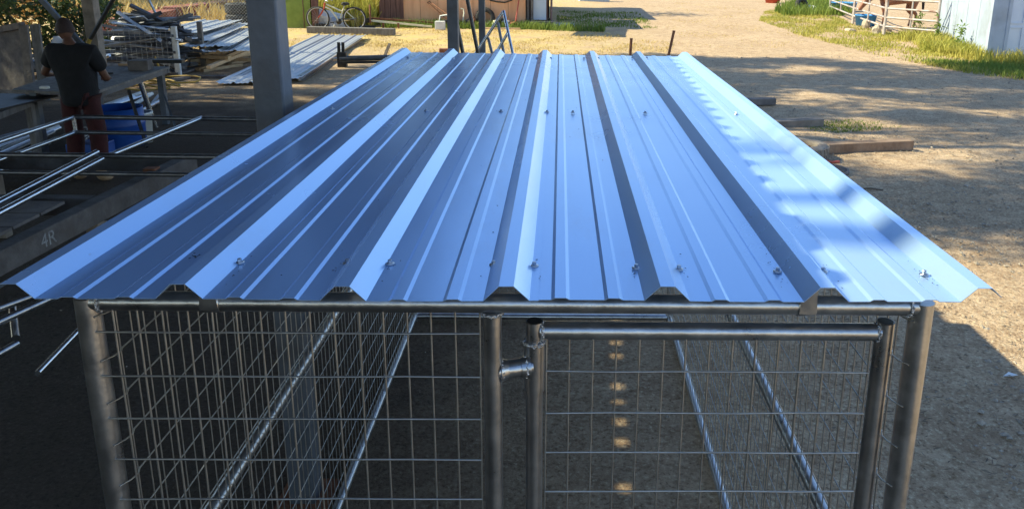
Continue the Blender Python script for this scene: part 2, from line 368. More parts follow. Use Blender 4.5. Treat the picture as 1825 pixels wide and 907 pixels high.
blades('shed_weeds', scatter(sp2, 3500, .6, -.2), .06, .32, .03, M['weed'], 'green and yellow weeds along the base of the tan shed', 'weeds', .7)
sp3 = [(-9.3, 25.2), (-6.2, 25.2), (-6.2, 30), (-9.3, 30)]
blades('bush_grass', scatter(sp3, 6500), .2, 1.3, .05, M['grass'], 'tall yellow-green grass behind the bicycle', 'grass', .5)
sp4 = [(-36, 27), (-11.6, 26.5), (-11.6, 46), (-36, 46)]
blades('dry_field_grass', scatter(sp4, 20000, .5, -.3), .2, .7, .06, M['straw'], 'tall golden dry grass in the field behind the fence', 'grass', .6)
sp5 = [at(*q)[:2] for q in ((1425, 224), (1450, 240), (1500, 236), (1620, 228), (1640, 222), (1500, 214))]
blades('weed_strip', scatter(sp5, 900, .9, .2), .015, .05, .014, M['greengrass'], 'low green weeds creeping beside the boards in the yard', 'weeds', 1.4)
sp7 = [(0, 26.5), (3.6, 26.2), (3.6, 34), (0, 34)]
blades('shaded_grass', scatter(sp7, 2600, .9, .2), .03, .12, .03, M['greengrass'], 'thin green grass in the shadow beside the tan shed', 'grass', .8)
sp8 = [(3.5, 20.5), (6, 20), (9.0, 24), (7.8, 30), (10, 38), (7, 44), (4.5, 34)]
blades('drive_stubble', scatter(sp8, 2500, .9, .3), .01, .05, .02, M['straw'], 'sparse dry stubble along the sunlit drive', 'straw', 2.5)
# pale bank far behind the field
bm_ = MB(); n = 24
bm_.add([(-47+26*i/n, 44+10*j/8+1.5*math.sin(i*.5), 1.9*math.sin(math.pi*min(1, j/8+.02))*math.sin(math.pi*(i+.2)/(n+.4))**.6+.12*math.sin(i*1.7+j)) for j in range(9) for i in range(n+1)],
        [(j*(n+1)+i, j*(n+1)+i+1, (j+1)*(n+1)+i+1, (j+1)*(n+1)+i) for j in range(8) for i in range(n)], True)
tag(bm_.build('hill', M['mound']), kind='structure')

# ------------------------------------------------------------------ trees
def leaf_quads(cent, rad, n, ll, lw):
    d = rg.normal(0, 1, (n, 3)); d /= np.linalg.norm(d, axis=1)[:, None]
    p = np.array(cent)+d*(rg.uniform(0, 1, (n, 1))**.45)*np.array(rad)
    u = rg.normal(0, 1, (n, 3)); u[:, 2] -= .5; u /= np.linalg.norm(u, axis=1)[:, None]
    t = rg.normal(0, 1, (n, 3)); v = np.cross(u, t); v /= np.linalg.norm(v, axis=1)[:, None]
    s = rg.uniform(.6, 1.3, (n, 1)); u = u*ll*s; v = v*lw*s/2
    return np.stack([p, p+u*.5+v, p+u, p+u*.5-v], 1).reshape(-1, 3)
def tree(name, label, base, top, r, clusters, nleaf, ll, lw, leafm, cat='tree', group=None, limbs=9):
    t = thing(name, label, cat, base, group)
    b = V(base); k = MB(); tp = V(top)
    trunk = [b+(tp-b)*(i/5)+V((.12*math.sin(i*2.1+b.y), .12*math.cos(i*1.7), 0))*(i > 0) for i in range(6)]
    k.path(trunk, [r*1.25, r, r*.85, r*.7, r*.5, r*.3], 10)
    for c, rd in clusters[:limbs]:
        s = trunk[rg.randint(2, 5)]; e = V(c); md = (s+e)/2+V((0, 0, -.3))
        k.path([s, md, e], [r*.38, r*.24, r*.07], 6)
    k.build('trunk', M['bark'], t)
    vs = np.concatenate([leaf_quads(c, rd, max(8, int(nleaf*w_)), ll, lw) for (c, rd), w_ in zip(clusters, np.ones(len(clusters))/len(clusters))])
    fast_mesh('crown', vs, 4, leafm, t)
    return t
def crown(cx, y0, y1, n, zc=12, xr=4.2, zr=3.6, rmin=.5, rmax=1.1):
    out = []
    for i in range(n):
        a = rg.uniform(0, 2*math.pi); q = math.sqrt(rg.uniform(0, 1))
        out.append(((cx+xr*q*math.cos(a), rg.uniform(y0, y1), zc+zr*q*math.sin(a)), (rg.uniform(rmin, rmax)*1.2, rg.uniform(rmin, rmax)*.7, rg.uniform(rmin, rmax)*.55)))
    return out
TG = 'tall shade trees beyond the canopy'
tree('shade_tree', 'tall tree whose sparse crown rises left of the kennel front', (-10.5, 1.2, 0), (-8.5, 1.0, 11), .24, crown(-7.4, -1.2, 2.6, 20, 9.6, 2.0, 2.0, .22, .42), 1300, .16, .06, M['leaf'], group=TG)
tree('shade_tree', 'tall dense tree standing left of the pipe frames', (-11.5, 7.2, 0), (-8.8, 7.2, 12.5), .3, crown(-8, 6.0, 8.8, 78, 11.6, 4.4, 4.2), 20000, .19, .075, M['leaf'], group=TG)
tree('shade_tree', 'tall open-crowned tree left of the work table', (-12, 10.5, 0), (-8.6, 10.2, 12), .26, crown(-7.6, 8.8, 11.4, 50, 11.8, 4.8, 4.4), 11500, .17, .065, M['leaf'], group=TG)
tree('shade_tree', 'tall dense tree above the wooden post and scrap', (-13.2, 15.6, 0), (-9, 15.4, 13), .34, crown(-7.6, 11.5, 19.4, 175, 11.8, 4.8, 4.4), 54000, .2, .078, M['leaf'], group=TG)
tree('shade_tree', 'tall dense tree at the far left behind the canopy', (-20, 12.6, 0), (-17.5, 12.6, 12), .32, crown(-16, 11.2, 16.5, 60, 9.8, 3.6, 3.2), 15000, .18, .07, M['leaf'], group=TG)
# low foliage behind the worker
for i, (b, r_, n, lm, lab) in enumerate([
    ((-13.0, 15.3, 0), 1.7, 4200, 'shrubleaf', 'dark leafy shrub behind the worker at the yard edge'),
    ((-10.6, 16.4, 0), 1.1, 2600, 'shrubleaf', 'leafy green shrub beside the leaning wooden post'),
    ((-13.6, 18.6, 0), 1.9, 3800, 'dryleaf', 'orange-brown dry shrub glowing in the sun behind the dark shrub'),
    ((-12.2, 14.0, 0), 1.35, 4200, 'shrubleaf', 'low dark shrub directly behind the leaning door frame'),
    ((-16.5, 14.5, 0), 2.2, 5200, 'shrubleaf', 'big dark shrub at the far left edge')]):
    cl = []
    for k in range(16):
        a = rg.uniform(0, 6.28); q = rg.uniform(.2, 1)**.5
        cl.append(((b[0]+r_*q*math.cos(a), b[1]+r_*.8*q*math.sin(a), rg.uniform(.35, 1.5)*r_*.85), (r_*.34, r_*.34, r_*.28)))
    tree('shrub', lab, b, (b[0], b[1], r_*1.1), .07, cl, n, .14, .06, M[lm], 'shrub')
for b, lab, z1, x in (((-4.2, 33, 0), 'broad low tree behind the tan shed', 6, 2.6), ((-11.5, 36, 0), 'tree beyond the field behind the bicycle', 8, 3.4), ((-15.2, 38, 0), 'second tall tree beyond the dry field', 11, 4), ((-24, 38, 0), 'spreading tree at the far corner of the field', 11, 4.5), ((-19, 33, 0), 'tree standing in the dry field at far left', 9, 4)):  # crowns out of view, added to darken the kennel roof reflections
    cl = [((b[0]+rg.normal(0, x*.5), b[1]+rg.normal(0, x*.4), z1*.58+rg.normal(0, 1.9)), (1.4, 1.4, 1.2)) for k in range(38)]
    tree('yard_tree', lab, b, (b[0], b[1], z1*.8), .28, cl, 9500, .3, .16, M['leaf'])
# ================================================================== shop canopy on steel posts
SK = .045
def eave_x(y): return -1.07+SK*y
cano = thing('shop_canopy', 'open shop canopy of corrugated sheets on grey steel posts beside the kennel', 'canopy', (-1.02, 1.62, 0))
def canopy_sheet():
    me = MB(); prof = []
    for k in range(5):
        y = k*.18
        prof += [(y, 0), (y+.06, 0), (y+.085, .032), (y+.125, .032), (y+.15, 0)]
    prof.append((.93, 0))
    xs = [0, -1.5, -2.47, -2.515, -6, -14.5]; z = lambda x: 3.42-.05*x
    vs = [(eave_x(0)+x+SK*y, y, z(x)+h) for x in xs for y, h in prof]; n = len(prof); fs = []
    for i in range(len(xs)-1):
        for j in range(n-1):
            if i == 2 and j in (0, 5, 15, 20): continue          # gaps cut to throw the dashed light spots on the kennel floor
            fs.append((i*n+j, i*n+j+1, (i+1)*n+j+1, (i+1)*n+j))
    return me.add(vs, fs)
sh = canopy_sheet().build('roof_sheet', M['oldsheet'], None, solid=.001); sh.parent = cano; sh.location = -V((-1.02, 1.62, 0))+V((SK*-12.6, -12.6, 0))
for k in range(1, 27):  # sheets reaching behind the camera are added, unseen, to cut sky light
    o = sh.copy(); C.objects.link(o); o.parent = cano; y = -12.6+.9*k
    o.location = -V((-1.02, 1.62, 0))+V((SK*y, y, -.002*(k % 2)))
for (x, y, w_) in ((-1.02, 1.62, .118), (-1.03, 7.1, .115), (-1.13, 11.3, .10), (-1.25, -4.2, .115), (-14.6, -4.2, .115), (-1.35, -11.8, .115), (-14.6, -11.8, .115), (-14.6, 4, .115), (-14.6, 9.5, .115)):
    h = 3.35-.05*(x+1.1)
    p_ = MB().box((x, y, h/2), (w_, w_, h)).build('post', M['steelpost'], cano, bevel=.008)
    q = MB().box((x, y, .006), (.24, .24, .012)); q.build('base_plate', M['rust'], p_)
MB().beam((-1.35, -12.5, 3.37), (-1.13, 11.8, 3.37), .08, .1).build('eave_beam', M['steelpost'], cano)
MB().beam((-14.6, -12.5, 4.05), (-14.6, 11.6, 4.05), .08, .1).build('rear_beam', M['steelpost'], cano)
for x in (-3.0, -5.6, -8.2, -11):
    MB().beam((x, -12.5, 3.36-.05*(x+1.15)), (x, 11.8, 3.36-.05*(x+1.15)), .05, .09).build('purlin', M['steelpost'], cano)

# ================================================================== the kennel
XL, XR, YB = -.845, .92, 3.44
ZV, HR = 1.832, .029                    # roof valley height, rib height
ken = thing('dog_kennel', 'galvanised pipe and wire mesh dog kennel with ribbed sheet metal roof', 'kennel', (0.04, 1.7, 0))
PIT_, X0 = .3048, -.859
def rib(i): x = X0+PIT_*i; return [(x-.057, 0), (x-.0275, HR), (x, HR), (x+.0295, 0)]
def flat(i):            # two low stiffening ribs in each pan
    out = []
    for t in (1/3, 2/3):
        c = X0-.0135+PIT_*i+PIT_*t; out += [(c-.0175, 0), (c-.0105, .0036), (c+.0105, .0036), (c+.0175, 0)]
    return out
def sheet(prof, y0, y1, dz, wob):
    s = MB(); ny = 14; n = len(prof)
    vs = []
    for j in range(ny+1):
        y = y0+(y1-y0)*j/ny
        for x, h in prof: vs.append((x, y+(wob*math.sin(x*9) if j == 0 else 0), ZV+h+dz+.0012*math.sin(y*2.7+x*3)))
    s.add(vs, [(j*n+i, j*n+i+1, (j+1)*n+i+1, (j+1)*n+i) for j in range(ny) for i in range(n-1)])
    return s
pA = [(X0-.046, HR-.018)]+rib(0)[1:]
for i in range(3): pA += flat(i)+rib(i+1)
pA = pA+[(X0+PIT_*3+.047, 0)]
pB = [(X0+PIT_*3-.045, HR*.4)]+rib(3)[1:]
for i in range(3, 6): pB += flat(i)+rib(i+1)
pB = pB[:-1]+[(X0+PIT_*6+.020, HR-.018)]
shA = sheet(pA, -.170, 3.575, .0022, .003).build('roof_sheet', M['roof'], ken, solid=.0012); tag(shA, 'left roof sheet in full shade')
shB = sheet(pB, -.162, 3.585, 0, .003).build('roof_sheet', M['roof'], ken, solid=.0012); tag(shB, 'right roof sheet with a sunlit edge')
# roof screws
SCR = [(158,458),(427,466),(619,467),(695,468),(880,470),(952,472),(1134,476),(1210,478),(1386,482),(1467,482),(1647,487),
       (592,194),(760,197),(893,198),(975,199),(1021,200),(1150,201),(1312,203),
       (727,103),(783,104),(808,104),(872,104),(897,104),(957,104),(982,104),(1041,104),(1067,104),(1127,103),(1153,103)]
sc0 = None; swarf = []
for px, py in SCR:
    p = at(px, py, ZV+.006)
    if sc0 is None:
        k = MB(); k.lathe([(.0001, 0), (.0095, 0), (.0095, .0015), (.0065, .0028), (.0001, .0030)], 12); k.lathe([(.0046, .002), (.0046, .0085), (.0040, .0092), (.0001, .0095)], 6, smooth=False)
        sc0 = k.build('screw', M['tube'], None); o = sc0
    else: o = sc0.copy(); C.objects.link(o)
    par = shA if p.x < X0+PIT_*3-.03 else shB
    o.parent = par; o.location = (p.x-ken.location.x, p.y-ken.location.y, ZV+.0035 if py > 150 else ZV+.003); o.rotation_euler = (0, 0, rg.uniform(0, 1))
    for k in range(18 if py > 400 else 8):
        swarf.append((p.x+rg.normal(0, .012), p.y+rg.normal(0, .05)-.02))
for px, py in ((345, 462), (350, 458), (742, 700)):
    if py < 500: swarf += [(at(px, py, ZV).x+rg.normal(0, .008), at(px, py, ZV).y+rg.normal(0, .006)) for k in range(14)]
swarf += [(rg.uniform(-.5, .5), rg.uniform(-.1, 2.4)) for k in range(60)]
k = MB()
for x, y in swarf:
    u = ((x-X0+.0137) % PIT_)
    if u < .05 or u > PIT_-.05 or abs(u-PIT_/3) < .03 or abs(u-2*PIT_/3) < .03: continue
    a = rg.uniform(0, 3.14); l = rg.uniform(.0006, .0024)
    k.beam((x-l*math.cos(a), y-l*math.sin(a), ZV+.0042), (x+l*math.cos(a), y+l*math.sin(a), ZV+.0042), .0009, .0009)
tag(k.build('drill_shavings', M['blacksteel'], ken), 'dark metal drill shavings around the roof screws', kind='stuff')
# frame
ZT = 1.750
def tube(name, a, b, r, m='tube', n=20, par=ken): return MB().tube(a, b, r, n).build(name, M[m], par)
for x in (XL, XR):
    pst = tube('corner_post', (x, 0, .0), (x, 0, ZT+.010), .0245, n=28)
    MB().tube((x, 0, 0), (x, 0, .012), .036, 20).build('foot', M['tube'], pst)
    pst = tube('corner_post', (x, YB, .0), (x, YB, ZT+.005), .0245)
def weldring(c, ax, r, name, par, rr=.0032):
    ax = V(ax).normalized(); b = MB(); n = 28; t = V((0,0,1)) if abs(ax.z) < .9 else V((1,0,0)); a = ax.cross(t).normalized(); e = ax.cross(a)
    b.path([V(c)+a*(r*math.cos(2*math.pi*i/n))+e*(r*math.sin(2*math.pi*i/n))+ax*(.0022*math.sin(i*2.6)) for i in range(n)], [rr*(1+.28*math.sin(i*1.9)) for i in range(n)], 6, True)
    return b.build(name, M['weld'], par)
fr = tube('top_rail', (XL+.012, 0, ZT), (XR-.012, 0, ZT), .021, n=24)
for x, s in ((XL, 1), (XR, -1)): weldring((x+s*.030, 0, ZT), (1, 0, 0), .0225, 'weld_bead', fr, .0032)
tube('top_rail', (XL, YB, ZT), (XR, YB, ZT), .021)
tube('bottom_rail', (XL, YB, .035), (XR, YB, .035), .021)
for x in (XL, XR):
    tube('top_rail', (x, .03, ZT), (x, YB, ZT), .021)
    tube('middle_rail', (x, .03, .914), (x, YB, .914), .021)
    tube('bottom_rail', (x, .03, .035), (x, YB, .035), .021)
tube('bottom_rail', (XL, 0, .035), (0, 0, .035), .021)
for y in (1.2, 2.35): tube('roof_purlin', (XL, y, ZT+.002), (XR, y, ZT+.002), .019)
for x in (XL+.02, .12, XR-.02): tube('roof_runner', (x, .05, ZV-.024), (x, YB, ZV-.024), .0215)
cp = tube('gate_post', (0, 0, 0), (0, 0, 1.732), .0198, n=24)
weldring((0, -.002, 1.729), (0, 0, 1), .0215, 'weld_bead', cp)
# wire mesh, 2 x 4 inch, one panel per side
def mesh_panel(o, u, nu, su, v, nv, sv, r, n, nrm, bow=0, ext=.05):
    o, u, v, nrm = V(o), V(u), V(v), V(nrm); b = MB()
    for i in range(nu+1):
        a = o+u*(su*i)+nrm*(rg.normal(0, .0008)); L = v*(sv*nv+ext)
        if bow: b.path([a+L*t+nrm*rg.normal(0, bow)+u*rg.normal(0, bow) for t in (0, .25, .5, .75, 1)], r, n)
        else: b.tube(a, a+L, r, n, False)
    for j in range(nv+1):
        a = o+v*(sv*j)+nrm*(2*r*.9)
        if bow: b.path([a+u*(su*nu*t)+nrm*rg.normal(0, bow)+v*rg.normal(0, bow*.6) for t in (0, .2, .4, .6, .8, 1)], r, n)
        else: b.tube(a, a+u*(su*nu), r, n, False)
    return b
I2, I4 = .0508, .1016
z0 = 1.5843-I4*15           # rows hang off the top row
tag(mesh_panel((-.7883-I2, -.012, z0), (1,0,0), 16, I2, (0,0,1), 16, I4, .0022, 6, (0,-1,0), .0008).build('wire_mesh', M['wire'], ken), 'front left mesh panel beside the gate', kind='stuff')
tag(mesh_panel((XL+.024, .05, z0+.03), (0,1,0), 66, I2, (0,0,1), 16, I4, .0018, 5, (1,0,0)).build('wire_mesh', M['wire'], ken), 'mesh panel of the kennel side under the canopy', kind='stuff')
tag(mesh_panel((XR-.024, .05, z0+.03), (0,1,0), 66, I2, (0,0,1), 16, I4, .0018, 5, (-1,0,0)).build('wire_mesh', M['wire'], ken), 'mesh panel of the kennel side facing the yard', kind='stuff')
tag(mesh_panel((XL+.03, YB-.022, z0+.03), (1,0,0), 33, I2, (0,0,1), 16, I4, .0018, 4, (0,-1,0)).build('wire_mesh', M['wire'], ken), 'mesh panel of the far end', kind='stuff')
# short bent wire ties to the corner posts
for x, s in ((XL, 1), (XR, -1)):
    for j in range(2, 17):
        z = z0+.03+I4*j
        MB().path([(x+s*.026, .055, z), (x+s*.036, .03, z+.002), (x+s*.033, .006, z+.004), (x+s*.02, -.018, z+.004)], .0019, 6).build('wire_tie', M['wire'], ken)
# gate
GY = .035
gl, gr, gz = .0885, .862, 1.676
gate = MB(); gate.tube((gl, GY, .08), (gl, GY, gz+.016), .0190, 24, True); gate.tube((gr, GY, .08), (gr, GY, gz+.020), .0198, 24, True)
gate.tube((gl+.012, GY, gz-.006), (gr-.012, GY, gz-.006), .0198, 24, False); gate.tube((gl, GY, .1), (gr, GY, .1), .0198, 16, False)
gate = gate.build('gate', M['tube'], ken)
MB().tube((gl, GY, 1.525), (gl, GY, 1.640), .0225, 24).build('hinge_sleeve', M['tube'], gate)
weldring((gl, GY, 1.642), (0,0,1), .0222, 'weld_bead', gate, .004)
weldring((gl+.018, GY, gz-.008), (1,.0,.0), .0205, 'weld_bead', gate)
weldring((gr-.018, GY, gz-.006), (1,0,0), .0205, 'weld_bead', gate)
for x, z in ((gl, gz+.0165), (gr, gz+.0205)): MB().tube((x, GY, z), (x, GY, z+.0004), .0165, 20).build('bore_shade_disc', M['blacksteel'], gate)  # flat dark discs painted as the shaded hollow of the tube ends
tag(mesh_panel((.1134-I2*0+.0015, GY-.021, z0-I4*0+.0), (1,0,0), 14, I2, (0,0,1), 15, I4, .0022, 6, (0,-1,0), .0008, .075).build('wire_mesh', M['wire'], gate), kind='stuff')
# hinge stub between post and gate
hz = 1.588
st = MB().tube((.004, .004, hz), (gl-.006, GY-.008, hz), .0200, 22).tube((.012, .006, hz), (.032, .014, hz), .0265, 22, False, .0203).tube((gl-.032, GY-.018, hz), (gl-.014, GY-.011, hz), .0203, 22, False, .0265).build('hinge_stub', M['tube'], gate)
weldring((.018, .008, hz), (1, .2, 0), .0225, 'weld_bead', gate, .003); weldring((gl-.018, GY-.012, hz), (1, .2, 0), .0225, 'weld_bead', gate, .003)
# saddle straps holding the roof to the rail
for x in (X0+PIT_*1-.030, X0+PIT_*5+.002):
    b = MB(); R_ = .0226
    pts = [V((0, R_*math.cos(t), R_*math.sin(t))) for t in np.linspace(-math.pi*.9, math.pi*.75, 14)]
    vs = []
    for p in pts: vs += [(x-.019, -p.y, ZT+p.z), (x+.019, -p.y, ZT+p.z)]
    vs += [(x-.019, -R_*.72+.02, ZT+R_+.012), (x+.019, -R_*.72+.02, ZT+R_+.012), (x-.012, -.03, ZT+R_+.048), (x+.012, -.03, ZT+R_+.048)]
    b.add(vs, [(2*i, 2*i+1, 2*i+3, 2*i+2) for i in range(13)]+[(26, 27, 29, 28)], True)
    b.add([(x-.019, -.0235, ZT-.01), (x+.019, -.0235, ZT-.01), (x+.012, -.028, ZT+.085), (x-.012, -.028, ZT+.085)], [(0, 1, 2, 3)])
    b.build('saddle_strap', M['tube'], ken, solid=.0016)
# ================================================================== far buildings
def planks(name, m, parent, x0, x1, n, y, z0, z1, th=.02, gap=.006, axis='x', jit=.003):
    w_ = (x1-x0)/n; proto = None
    for i in range(n):
        a = x0+w_*i+gap/2; b = x0+w_*(i+1)-gap/2; d = rg.uniform(-jit, jit)
        if axis == 'x': MB().box(((a+b)/2, y+d, (z0+z1)/2), (b-a, th, z1-z0)).build(name, M[m], parent)
        else: MB().box((y+d, (a+b)/2, (z0+z1)/2), (th, b-a, z1-z0)).build(name, M[m], parent)
SY = 26.0
shed = thing('tan_shed', 'tan plywood shed with red-brown boards and a white door', 'shed', (-3.2, 27.5, 0))
planks('wall_panel', 'tan', shed, -5.32, -1.06, 7, SY, .02, 2.9, .03, .012)
planks('board', 'brown', shed, -6.12, -5.34, 4, SY-.04, .0, 2.9, .035, .012)
MB().box((-5.32, SY-.05, 1.45), (.07, .07, 2.9)).build('trim', M['brown'], shed)
for x in (-.98, -.84): MB().box((x, SY-.04, 1.45), (.09, .09, 2.9)).build('trim', M['darkboard'], shed)
MB().box((-.55, SY+.08, 1.45), (.5, .03, 2.9)).build('inner_wall', M['brown'], shed)
dr = MB().box((-.58, SY-.0, 1.36), (.46, .04, 2.2), rz(-.1)).build('door', M['whitedoor'], shed, bevel=.004)
MB().box((-.5, SY-.1, .12), (.85, .5, .22)).build('step', M['darkboard'], shed)
MB().box((-.19, SY+2.0, 1.45), (.04, 3.8, 2.9)).build('end_wall', M['brown'], shed)
MB().box((-6.1, SY+2.0, 1.45), (.04, 3.9, 2.9)).build('end_wall', M['brown'], shed)
MB().box((-3.2, SY+3.98, 1.45), (5.8, .04, 2.9)).build('rear_wall', M['brown'], shed)
def slab(name, x0, x1, y0, y1, z0, z1, m, par): return MB().add([(x0, y0, z0), (x1, y0, z0), (x1, y1, z1), (x0, y1, z1)], [(0, 1, 2, 3)]).build(name, M[m], par, solid=.05)
slab('shadow_roof', -2.4, -.75, 23.4, 25.9, 2.62, 2.9, 'oldsheet', shed)  # unseen roof piece added to cast part of the shed's shadow
slab('roof', -6.5, -.45, 25.95, 30.2, 2.93, 3.2, 'oldsheet', shed)
for x in (-7.0, -.9): pass
barn = thing('rear_barn', 'tall barn block standing behind the tan shed, shading the yard', 'barn', (-2, 33, 0))
MB().box((-3.0, 34, 1.9), (5.0, 6.6, 3.8)).build('wall', M['brown'], barn); slab('roof', -5.7, -.25, 30.4, 37.6, 3.82, 3.9, 'oldsheet', barn)
tag(MB().box((.28, 26.35, .05), (.75, 1.1, .1)).build('concrete_slab', M['concrete'], bevel=.01), 'pale concrete slab at the foot of the white door', 'slab')
tag(MB().box((2.0, 42.5, .3), (1.7, .4, .9), rz(.2)).build('white_crate', M['offwhite'], bevel=.02), 'white box far off in the shaded grass', 'box')
# white shed on the right
wc = at(1757, 106); wl = at(1668, 66); 
ws = thing('white_shed', 'white board-sided shed with a panelled door at right edge', 'shed', (wc.x+1.5, wc.y+1.8, 0))
dv = (wl-wc); dv.z = 0; Lw = dv.length; dv.normalize(); nv = V((-dv.y, dv.x, 0));
fd = V((.995, .03, 0)).normalized()
nb = 5
for i in range(nb):
    a = wc+dv*(Lw*1.02*i/nb+.014); b = wc+dv*(Lw*1.02*(i+1)/nb-.014)
    MB().beam(a+V((0, 0, 1.45))+fd*.02, b+V((0, 0, 1.45))+fd*.02, .03, 2.7).build('siding_panel', M['white'], ws)
MB().beam(wc+fd*.06+dv*.05+V((0,0,1.45)), wc+dv*Lw+fd*.06+V((0,0,1.45)), .02, 2.7).build('sheathing', M['greywood'], ws)
MB().box(wc+V((.0, -.03, 1.42)), (.10, .10, 2.74), rz(math.atan2(fd.y, fd.x))).build('corner_trim', M['white'], ws)
a = wc+fd*.06; MB().beam(a+V((0,0,1.45)), a+fd*.38+V((0,0,1.45)), .03, 2.7).build('wall', M['white'], ws)
MB().beam(wc+fd*1.5+V((0,0,1.45)), wc+fd*4.5+V((0,0,1.45)), .03, 2.7).build('wall', M['white'], ws)
MB().beam(wc+V((-.02,.02,.05)), wc+fd*4.5+V((0,.02,.05)), .1, .1).build('footing', M['concrete'], ws)
R_ = rz(math.atan2(fd.y, fd.x)); dc = wc+fd*.95
door = MB().box(dc+V((0, .03, 1.18)), (1.05, .04, 2.1), R_).build('door', M['whitedoor'], ws)
for x in (-.26, .26):
    for z, h in ((.52, .62), (1.3, .72), (1.95, .36)):
        b = MB()
        for sx, sz, cx_, cz_ in ((.36, .03, 0, h/2), (.36, .03, 0, -h/2), (.03, h, .17, 0), (.03, h, -.17, 0)):
            b.box(dc+R_ @ V((x+cx_, 0, 0))+V((0, 0, z+cz_)), (sx, .03, sz), R_)
        b.build('moulding', M['whitedoor'], door)
MB().box(dc+R_ @ V((-.5, .0, 0))+V((0, 0, 1.2)), (.09, .06, 2.2), R_).build('door_frame', M['white'], ws)
MB().box(dc+R_ @ V((.56, .0, 0))+V((0, 0, 1.2)), (.09, .06, 2.2), R_).build('door_frame', M['white'], ws)
e = wc+fd*4.5; far = wc+dv*Lw
MB().add([wc+V((-.25,-.3,2.83)), e+V((0,-.3,2.83)), e+dv*Lw+V((0,.2,3.1)), far+V((-.25,.2,3.1))], [(0,1,2,3)]).build('roof', M['oldsheet'], ws, solid=.05)
MB().beam(far+V((0,0,1.45)), far+fd*4.5+V((0,0,1.45)), .03, 2.7).build('rear_wall', M['white'], ws)
# ================================================================== livestock panels
def panel(a, b, label, zs, nup=1):
    a, b = V(a), V(b); t = thing('livestock_panel', label, 'livestock panel', (a.x, a.y, 0), 'pipe livestock panels along the verge')
    for p in (a, b): MB().tube((p.x, p.y, 0), (p.x, p.y, zs[-1]+.03), .045, 10).build('post', M['panelpipe'], t)
    for z in zs: MB().tube((a.x, a.y, z), (b.x, b.y, z), .034, 8).build('rail', M['panelpipe'], t)
    for k in range(nup):
        q = a.lerp(b, (k+1)/(nup+1)); MB().tube((q.x, q.y, zs[0]), (q.x, q.y, zs[-1]), .03, 8).build('upright', M['panelpipe'], t)
    return t
ZS = (.32, .62, .92, 1.22, 1.52)
p0, p1, p2, p3 = at(1478, 24), at(1519, 43), at(1575, 65), at(1646, 62)
p3 = V((12.1, 23.2, 0))
panel(p0, p1, 'pale pipe livestock panel farthest from the white shed, by the green weeds', ZS)
panel(p1+(p2-p1).normalized()*.12, p2-(p2-p1).normalized()*.1, 'middle pale pipe livestock panel, with the stones at its foot', ZS)
panel(p2, p3, 'pale pipe livestock panel next to the white shed', ZS)
# ------------------------------------------------------------------ helpers for small things
def tyre(name, label, c, R, r, axis=(0, 0, 1), group=None, m='rubber'):
    b = MB(); n = 28; ro = rot_to(axis); wd = r*1.7
    prof = [(R*.58, -wd*.42), (R*.66, -wd*.5), (R*.9, -wd*.5), (R*.985, -wd*.36), (R, -wd*.1), (R, wd*.1), (R*.985, wd*.36), (R*.9, wd*.5), (R*.66, wd*.5), (R*.58, wd*.42), (R*.60, 0), (R*.58, -wd*.42)]
    t = thing(name, label, 'tyre', V(c)-V((0, 0, 0)), group)
    MB().lathe(prof, n, c, ro).build('carcass', M[m], t)
    tb = MB()
    for i in range(30):
        a = 2*math.pi*i/30; q = ro @ V((R*1.003*math.cos(a), R*1.003*math.sin(a), 0))
        for s in (-1, 1):
            tb.box(V(c)+q+ro @ V((0, 0, s*wd*.22)), (.012, R*.12, wd*.36), ro @ rz(a) @ Matrix.Rotation(.3*s, 3, 'X'))
    tb.build('tread', M[m], t)
    return t
tc_ = at(430, 45); tc_.z = 0
tyre('truck_tyre', 'lower of two stacked truck tyres by the green cabinet', tc_+V((0, 0, .19)), .46, .2, group='stacked truck tyres')
tyre('truck_tyre', 'upper of two stacked truck tyres by the green cabinet', tc_+V((-.02, .05, .55)), .46, .2, group='stacked truck tyres')
tw = at(864, 50); tw = V((tw.x, 25.75, .33)); tyre('car_tyre', 'black tyre leaning upright against the tan shed', tw, .33, .12, (0, -1, .18))
tz = at(1428, 22); tyre('car_tyre', 'old tyre lying in the green weeds beside the drive', V((tz.x, tz.y, .30)), .36, .13, (.5, -.9, .35))
def tub(name, label, c, r0, r1, h, m, tilt=None, cat='tub'):
    prof = [(.001, .01), (r0-.01, .01), (r1-.012, h), (r1+.012, h), (r1+.012, h-.03), (r1, h-.03), (r0, 0), (.001, 0)]
    return tag(MB().lathe(prof, 28, c, tilt).build(name, M[m]), label, cat)
q = at(1424, 6); tub('barrel', 'blue barrel behind the old tyre in the weeds', V((q.x, q.y, 0)), .28, .29, .8, 'blue', cat='barrel')
q = at(1385, 8); tub('tub', 'red tub at the top edge beside the drive', V((q.x, q.y+1, 0)), .38, .46, .36, 'red')
q = at(1496, 24); tub('feed_trough', 'blue feed tub behind the farthest livestock panel', V((q.x+.6, q.y+1.2, 0)), .55, .62, .45, 'paleblue', cat='trough')
q = at(1545, 50); tub('feed_trough', 'blue water tub behind the stones at the middle livestock panel', V((q.x+.15, q.y+.6, .02)), .34, .40, .42, 'paleblue', cat='trough')
def rock(name, label, c, s, m='stone', cat='stone', group=None):
    b = bmesh.new(); bmesh.ops.create_icosphere(b, subdivisions=2, radius=1); k = rg.uniform(0, 6, 3)
    for v in b.verts:
        d = 1+.18*math.sin(3*v.co.x+k[0])+.15*math.sin(4*v.co.y+k[1])+.1*math.sin(5*v.co.z+k[2])
        v.co = V((v.co.x*s[0]*d, v.co.y*s[1]*d, v.co.z*s[2]*d))
    me = bpy.data.meshes.new(name); b.to_mesh(me); b.free(); me.materials.append(M[m])
    o = bpy.data.objects.new(name, me); C.objects.link(o); o.location = V(c); return tag(o, label, cat, group)
